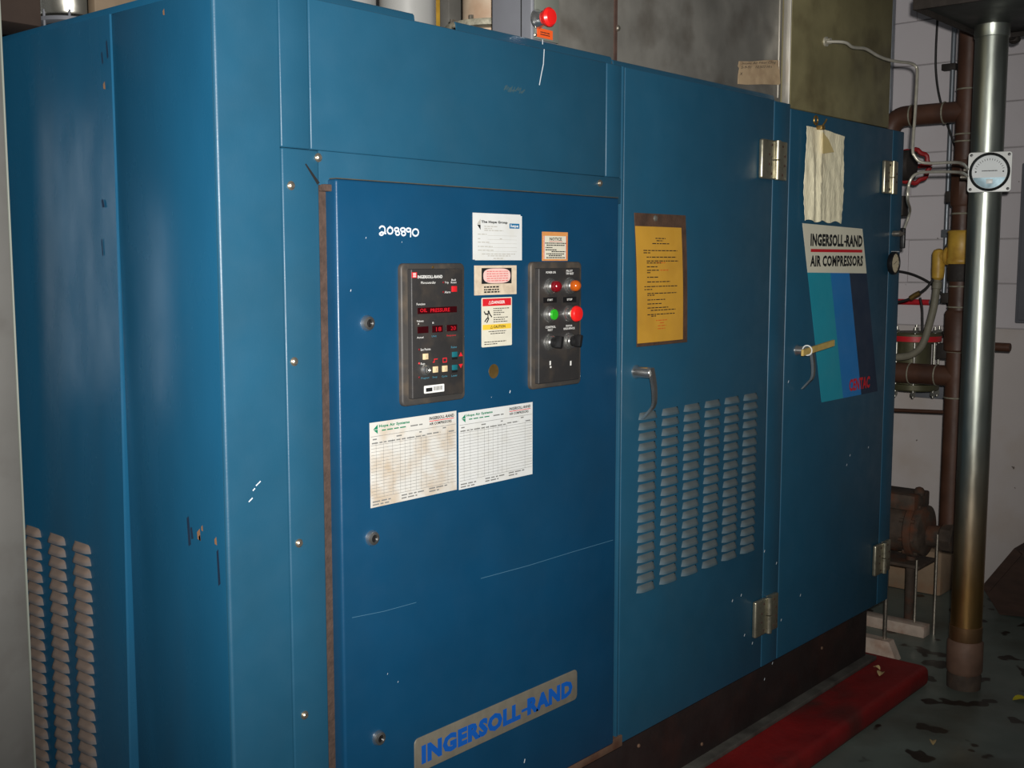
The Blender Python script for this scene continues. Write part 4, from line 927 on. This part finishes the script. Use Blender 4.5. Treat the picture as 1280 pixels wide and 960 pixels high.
for yy in (PX(1171, 468, BX).y, PX(1138, 468, BX).y): obj('weld_seam', MB().torus((BX, yy, hz2), (0, 1, 0), BR, .003, 28, 8), 'weld', t)
obj('weld_seam', MB().torus((BX, PX(1140, 145, BX).y, hz), (0, 1, 0), BR, .0035, 28, 8), 'weld', t)
obj('weld_seam', MB().torus((BX, PX(1181, 142, BX).y, hz), (0, 1, 0), BR, .0035, 28, 8), 'weld', t)
for a, c in ((180, 262), (400, 352)):
    pass
obj('union_nut', MB().lathe((BX, by, bz(258)), (0, 0, 1), [(BR+.006, 0), (BR+.012, .01), (BR+.012, bz(200)-bz(258)-.02), (BR+.004, bz(200)-bz(258))], 8), 'rust_pipe', t)
obj('union_nut', MB().lathe((BX, by, bz(352)), (0, 0, 1), [(BR+.004, 0), (BR+.008, .01), (BR+.008, bz(330)-bz(352)-.01), (BR+.004, bz(330)-bz(352))], 12), 'valve_dark', t)
obj('coupling', MB().lathe((BX, by, bz(440)), (0, 0, 1), [(BR+.004, 0), (BR+.012, .008), (BR+.012, bz(388)-bz(440)-.01), (BR+.004, bz(388)-bz(440))], 24), 'rust_pipe', t)
p = PX(1193, 372, BX); obj('lug', MB().box(BX-.02, BX+.02, by+.03, by+.075, p.z-.025, p.z+.02, .004), 'valve_dark', t)
p = PX(1193, 246, BX); obj('lug', MB().box(BX-.02, BX+.02, by+.03, by+.075, p.z-.025, p.z+.025, .004), 'valve_dark', t)
p = PX(1193, 438, BX); obj('lug', MB().box(BX-.025, BX+.025, by+.03, by+.085, p.z-.04, p.z+.03, .006), 'valve_dark', t)
zr_ = PX(1255, 434, BX).z; obj('side_stub', MB().cyl((BX, by, zr_), (BX, PX(1263, 434, BX).y, zr_), .019, 16, .002), 'rust_pipe', t)

# yellow valve on the brown pipe, with hose
t = thing('yellow_valve', (BX, by+.04, bz(330)), 'yellow painted valve body on the brown pipe, with a side outlet elbow', 'valve')
obj('valve_sleeve', MB().lathe((BX, by, bz(330)), (0, 0, 1), [(BR+.012, 0), (BR+.016, .006), (BR+.016, .02), (BR+.012, .026), (BR+.012, bz(288)-bz(330)-.012), (BR+.016, bz(288)-bz(330)-.006), (BR+.010, bz(288)-bz(330))], 28), 'yellow_brass', t)
q1 = PX(1188, 320, BX); q2 = PX(1173, 331, BX); q3 = PX(1172, 350, BX)
obj('side_outlet', merge(MB().cyl((BX, by, q1.z), (BX, q2.y, q1.z), .026, 20, .003), MB().cyl((BX, by+BR+.006, q1.z), (BX, by+BR+.022, q1.z), .04, 20, .004)), 'yellow_brass', t)
obj('elbow_body', MB().lathe((BX, q2.y, q3.z), (0, 0, 1), [(.015, 0), (.026, .01), (.028, .04), (.028, q1.z+.012-q3.z), (.022, q1.z+.026-q3.z), (.006, q1.z+.033-q3.z)], 24), 'yellow_brass', t)
q4 = q3
o = obj('flexible_hose', merge(MB().tube([PX(*p, BX) for p in ((1172, 348), (1170.5, 362), (1167, 385), (1161, 408), (1156, 424), (1150, 435), (1140, 443), (1128, 446), (1105, 447))], .0165, 14), MB().cyl(PX(1172, 352, BX), PX(1171, 361, BX), .021, 16, .003)), 'hose_grey'); tag(o, 'grey flexible conduit hanging from the yellow elbow', 'hose')

# handwheel valve beside the elbow
hx = 3.62; hc = PX(1141, 208, hx); t = thing('handwheel_valve', (hx, hc.y, hc.z-.07), 'dark gate valve with a red scalloped handwheel behind the silver tubes', 'valve')
ax = V((-.80, -.60, .0)).normalized(); m = MB(); wc = V((hx, hc.y, hc.z)); n = 48; uu = V((0, 0, 1)).cross(ax).normalized(); R0 = .068
m.tube([wc+(uu*math.cos(a)+V((0, 0, 1))*math.sin(a))*(R0*(1+.06*math.cos(9*a))) for a in [2*math.pi*k/n for k in range(n+1)]], .010, 8, smooth=False)
for k in range(3): a = 2*math.pi*k/3+.05; m.tube([wc, wc+(uu*math.cos(a)+V((0, 0, 1))*math.sin(a))*R0], .009, 8, smooth=False)
m.cyl(wc-ax*.012, wc+ax*.012, .018, 14, .002)
obj('handwheel', m, 'wheel_red', t)
bc = PX(1124, 207, hx-.14); obj('valve_bonnet', merge(MB().lathe(bc-V((0, 0, .0)), (0, 1, 0), [(.03, -.06), (.062, -.055), (.062, -.02), (.045, -.01), (.045, .06), (.062, .07), (.062, .1)], 20)), 'valve_dark', t)
obj('body_pipe', MB().cyl(bc, (BX, ye+.075, bc.z), .04, 16), 'valve_dark', t)
obj('stem', MB().cyl(wc, bc, .011, 10), 'valve_dark', t)
obj('lower_body', MB().box(bc.x-.03, bc.x+.03, bc.y-.035, bc.y+.03, PX(1130, 270, hx-.14).z, PX(1130, 245, hx-.14).z, .006), 'valve_dark', t)

# conduits and cables on the wall
wx = WX-.02
pts = [PX(1190, -40, wx), PX(1188, 60, wx), PX(1187, 150, wx), PX(1186, 250, wx), PX(1185.5, 330, wx), PX(1184.5, 366, wx), PX(1183, 375, wx), PX(1179, 378.5, wx), PX(1174, 378.5, wx)]
px_ = sum(p.y for p in pts[:6])/6
pts = [V((wx, px_, 3.6)), V((wx, px_, 1.9)), V((wx, px_, pts[5].z)), V((wx, px_+.008, pts[6].z)), V((wx, px_+.03, pts[7].z)), V((wx, px_+.07, pts[7].z))]
c_t = thing('wall_conduit', (wx, px_, 1.45), 'thin grey conduit running down the white wall to a red tube', 'conduit')
obj('conduit_tube', MB().tube(pts, .0125, 12), 'conduit_grey', c_t)
for a in (85, 292):
    z = PX(1187, a, wx).z; obj('conduit_clamp', merge(MB().box(wx-.02, wx+.02, px_-.02, px_+.05, z-.012, z+.02, .003)) if a < 200 else MB().box(wx-.02, wx+.02, px_-.12, px_+.02, z-.02, z+.02, .004), 'conduit_grey' if a > 200 else 'valve_dark', c_t)
rt = pts[-1]
o = obj('red_tube', MB().cyl(rt, V((wx, rt.y+.5, rt.z)), .0155, 14, .001), 'pipe_red'); tag(o, 'straight red tube along the white wall', 'tube')
cabs = (((1174, -30), (1172, 20), (1170, 60), (1170, 90), (1174, 120), (1184, 155), (1196, 190), (1212, 240)), 'thin black cable hanging from above beside the wall conduit', .006), \
       (((1205, 205), (1197, 262), (1190, 292), (1183, 308), (1178, 318)), 'short black cable slanting down to the yellow elbow', .006), \
       (((1100, 338), (1128, 340), (1150, 347), (1170, 360), (1184, 380), (1190, 400), (1190.5, 425)), 'black cable curving down across the white wall behind the hose', .007), \
       (((1105, 380), (1130, 376), (1145, 369), (1158, 360), (1168, 347)), 'dark cable from the yellow elbow to the cabinet end', .006), \
       (((1150, 372), (1152.5, 385), (1153, 400), (1153, 415)), 'short black cable dropping to the filter lid', .006)
for pts_, lab, rr in cabs:
    o = obj('cable', MB().tube([PX(a, c, BX+.03 if 'elbow' in lab else wx-.35 if 'lid' in lab else wx-.03) for a, c in pts_], rr, 8), 'cable_black'); tag(o, lab, 'cable')
o = obj('cable_joint', MB().tube([PX(a, c, BX+.03) for a, c in ((1138, 373), (1144, 369), (1150, 366))], .012, 10), 'clip_brass'); tag(o, 'brass joint on the dark cable above the red tube', 'fitting')
o = obj('thin_rod', MB().cyl(PX(1205, 516, BX+.05), PX(1080, 511, BX+.05), .0085, 10), 'rust_pipe'); tag(o, 'thin brown rod running below the brown branch pipe', 'rod')
yv = PX(1114, 60, wx).y
o = obj('wall_strut', MB().box(wx-.02, WX-.004, yv-.012, yv+.012, 1.9, 3.6, .002), 'conduit_grey'); tag(o, 'narrow pale strut on the white wall beside the olive duct', 'strut')
# filter unit between the pipes
FX = 4.12
t = thing('filter_unit', (FX, PX(1155, 450, FX).y, PX(1155, 490, FX).z), 'olive cylindrical filter with tie rods and a red band on its lid', 'filter')
fa, fb = PX(1158, 420, FX), PX(1158, 488, FX)
fy0, fy1 = PX(1176, 450, FX).y, PX(1122, 450, FX).y; fm = (fy0+fy1)/2+.02; fr = (fy1-fy0)/2
obj('filter_bowl', MB().cyl((FX, fm+.01, fb.z), (FX, fm+.01, fa.z), fr*.80, 28), 'filter_olive', t)
zt = PX(1150, 415, FX).z; zt2 = PX(1150, 427, FX).z
obj('filter_lid', MB().lathe((FX, fm, zt2), (0, 0, 1), [(fr*1.1, 0), (fr*1.12, .01), (fr*1.12, zt-zt2-.008), (fr*1.05, zt-zt2)], 28), 'filter_olive', t)
zb1 = PX(1150, 482, FX).z; obj('filter_base', MB().lathe((FX, fm, zb1-.02), (0, 0, 1), [(fr*1.05, 0), (fr*1.1, .006), (fr*1.1, .03)], 28), 'filter_olive', t)
obj('red_band', MB().lathe((FX, fm, zt2+.004), (0, 0, 1), [(fr*1.135, 0), (fr*1.135, (zt-zt2)*.55)], 40), 'pipe_red', t)
for a in (150, 200, 255, 300, 20, 90):
    q = math.radians(a); px2 = (FX+math.cos(q)*fr*1.02, fm+math.sin(q)*fr*1.02)
    o = obj('tie_rod', MB().cyl((px2[0], px2[1], zb1-.05), (px2[0], px2[1], zt+.028), .006, 10), 'steel_bright', t)
    for za, zb_ in ((zt, zt+.014), (zb1-.042, zb1-.024)): obj('nut', MB().cyl((px2[0], px2[1], za), (px2[0], px2[1], zb_), .012, 6), 'steel_bright', o)
obj('wall_bracket', MB().box(FX, WX-.001, fm-.02, fm+.02, zt2+.002, zt2+.03, .003), 'valve_dark', t)
y0_, y1_ = PX(1191, 490, wx).y, PX(1145, 490, wx).y
o = obj('junction_box', MB().box(WX-.06, WX-.004, y0_, y1_, PX(1165, 497, wx).z, PX(1165, 470, wx).z, .004), 'box_grey'); tag(o, 'grey junction box low on the white wall under the filter', 'junction box')
# electrical panel at the far right
e0 = PX(1273, 300, WX-.1).y
t = thing('electrical_panel', (WX-.05, e0-.25, PX(1273, 404, WX-.1).z), 'blue grey electrical panel on the white wall right of the riser', 'electrical panel')
zz0, zz1 = PX(1275, 404, WX-.1).z, PX(1275, 204, WX-.1).z
obj('panel_body', MB().box(WX-.1, WX-.003, e0-.5, e0, zz0, zz1, .006), 'box_grey', t)
obj('panel_door', MB().box(WX-.112, WX-.099, e0-.485, e0-.014, zz0+.014, zz1-.014, .006), 'box_grey', t)
obj('door_latch', MB().box(WX-.122, WX-.111, e0-.46, e0-.44, (zz0+zz1)/2-.03, (zz0+zz1)/2+.03, .003), 'steel_bolt', t)

# rusty pump body low down
QX = 3.86
pz = PX(1150, 662, QX).z; t = thing('rusty_pump', (QX, PX(1135, 660, QX).y, pz-.15), 'rusty cast iron pump body behind the cabinet, joined to the brown pipe', 'pump')
yA = PX(1162, 660, QX).y; yB = PX(1112, 660, QX).y; rP = .115
obj('pump_casing', MB().lathe((QX, yA, pz), (0, 1, 0), [(.085, 0), (rP, .012), (rP, .045), (rP*.86, .055), (rP*.9, .10), (rP*.98, .14), (rP*.98, .4)], 28), 'rust_iron', t)
obj('pump_flange', MB().lathe((QX, yA+.045, pz), (0, 1, 0), [(rP*1.06, 0), (rP*1.12, .006), (rP*1.12, .03), (rP*1.06, .036)], 28), 'rust_iron', t)
yS = PX(1190, 668, QX).y; obj('inlet_pipe', MB().cyl((QX, by-.01, pz-.02), (QX, yA+.01, pz-.02), .05, 24), 'rust_iron', t)
yU = PX(1180, 668, QX).y; obj('union_nut', MB().lathe((QX, yU-.05, pz-.02), (0, 1, 0), [(.058, 0), (.066, .008), (.066, .052), (.058, .06)], 8), 'rust_iron', t)
z1 = PX(1140, 634, QX).z; z2_ = PX(1140, 615, QX).z; obj('motor_mount', MB().box(QX-.09, QX+.09, PX(1153, 625, QX).y, yB+.2, z1, z2_, .008), 'rust_iron', t)
pb_ = PX(1149, 618, QX); obj('lifting_eye', MB().lathe((QX, pb_.y, z2_-.01), (0, 0, 1), [(.024, 0), (.026, .02), (.016, .034), (.006, .038)], 14), 'rust_iron', t)
bb = None
for k in range(8):
    a = 2*math.pi*k/8+.3; org = V((QX+math.cos(a)*rP*.98, yA+.03, pz+math.sin(a)*rP*.98))
    if bb is None: bb = obj('casing_bolt', MB().cyl(org, org+V((0, .07, 0)), .010, 6), 'rust_iron', t, org)
    else: dup(bb, org, t)
obj('foot_bracket', MB().box(QX-.1, QX+.1, PX(1160, 695, QX).y, yB+.1, pz-.16, pz-.145, .003), 'rust_iron', t)
obj('support_leg', merge(MB().cyl((QX, yA+.08, 0), (QX, yA+.08, pz-.08), .022, 12)), 'rust_iron', t)
p0, p1 = PX(1182, 690, 4.35), PX(1150, 690, 4.35)
o = obj('concrete_pier', MB().box(4.3, 4.5, p0.y, p0.y+.3, 0, .22, .012), 'concrete'); tag(o, 'rust stained concrete pier at the foot of the wall', 'pier')
# drip lines and unistrut feet
for (a, c0_, c1_, X, lab) in ((1146, 700, 775, 3.67, 'thin threaded rod standing on the pale strut foot'), (1172, 668, 800, 3.72, 'thin drip rod hanging below the pump coupling')):
    pt, pbm = PX(a, c0_, X), PX(a, c1_, X); o = obj('threaded_rod', MB().cyl((X, pt.y, .052 if 'standing' in lab else .0), (X, pt.y, pt.z), .006, 8), 'steel_bolt'); tag(o, lab, 'rod')
a, c = PZ(1100, 768, .06), PZ(1153, 783, .06)
o = obj('strut_foot', MB().box(3.63, 3.70, c.y, a.y+.12, .0, .05, .003), 'bracket_pale'); tag(o, 'pale rust stained strut bar lying behind the cabinet', 'strut')
t = thing('anchor_foot', (3.30, .09, 0), 'small pale angle foot with an upright rod beside the cabinet base', 'bracket')
a, c = PZ(1099, 800, .06), PZ(1120, 800, .06)
obj('angle_plate', MB().prism([(3.27, .04, 0), (3.27, .22, 0), (3.27, .2, .075), (3.27, .075, .075)], (.05, 0, 0)), 'bracket_pale', t)
p = PX(1108, 760, 3.3); obj('upright_rod', MB().cyl((3.3, .105, .07), (3.3, .105, .45), .008, 10), 'steel_bolt', t)
# dark tapered bin at the right edge
fz = V((-.62, -.78, 0)); c0 = V((4.36, -.22, 0))
def bp_(a, c, X=4.36): return PX(a, c, X)
pl = [bp_(1243, 740), bp_(1283, 694), bp_(1330, 690), bp_(1330, 778), bp_(1263, 772)]
zlow = min(p.z for p in pl)
t = thing('dark_bin', (4.36, pl[3].y+.1, 0), 'dark brown tapered wooden bin tipped beside the white wall', 'bin')
pl = [V((p.x, p.y, p.z-zlow)) for p in pl]
obj('bin_body', MB().prism(pl, (-.16, 0, 0)).prism(pl, (.14, 0, 0)), 'wood_dark', t)
obj('bin_rim', MB().prism([pl[0]+V((-.175, .012, 0)), pl[1]+V((-.175, .004, .014)), pl[1]+V((-.175, -.03, -.010)), pl[0]+V((-.175, -.03, -.008))], (.33, 0, 0)), 'wood_dark', t)
# leaves on the floor and the plinth
def leaf(a, c, s, m, rot, Z=0.0, lab='', h=.008):
    p = PZ(a, c, Z); vs = []; n = 6; b = MB()
    for i in range(n+1):
        tt = i/n; w = s*.28*math.sin(math.pi*tt)**.8
        for q in (-1, 0, 1):
            l = V((s*(tt-.5), q*w, .001+h*abs(q)*math.sin(math.pi*tt)+.004*math.sin(tt*3))); l = Matrix.Rotation(rot, 3, 'Z') @ l; vs.append(V((p.x, p.y, Z))+l)
    fs = []
    for i in range(n):
        for q in range(2): k = i*3+q; fs.append((k, k+1, k+4, k+3))
    o = obj('leaf', b.add(vs, fs), m, fix=False); tag(o, lab, 'leaf'); return o
leaf(1276, 875, .07, 'leaf_yellow', -.7, 0, 'bright yellow leaf on the grey floor')
leaf(1166, 929, .04, 'leaf_dry', .4, 0, 'small dry beige leaf on the grey floor')
leaf(1101, 843, .05, 'leaf_dry', .2, .081, 'curled dry leaf lying on the red plinth'); leaf(1096, 836, .035, 'leaf_dry', 1.2, .081, 'smaller dry scrap lying on the red plinth')
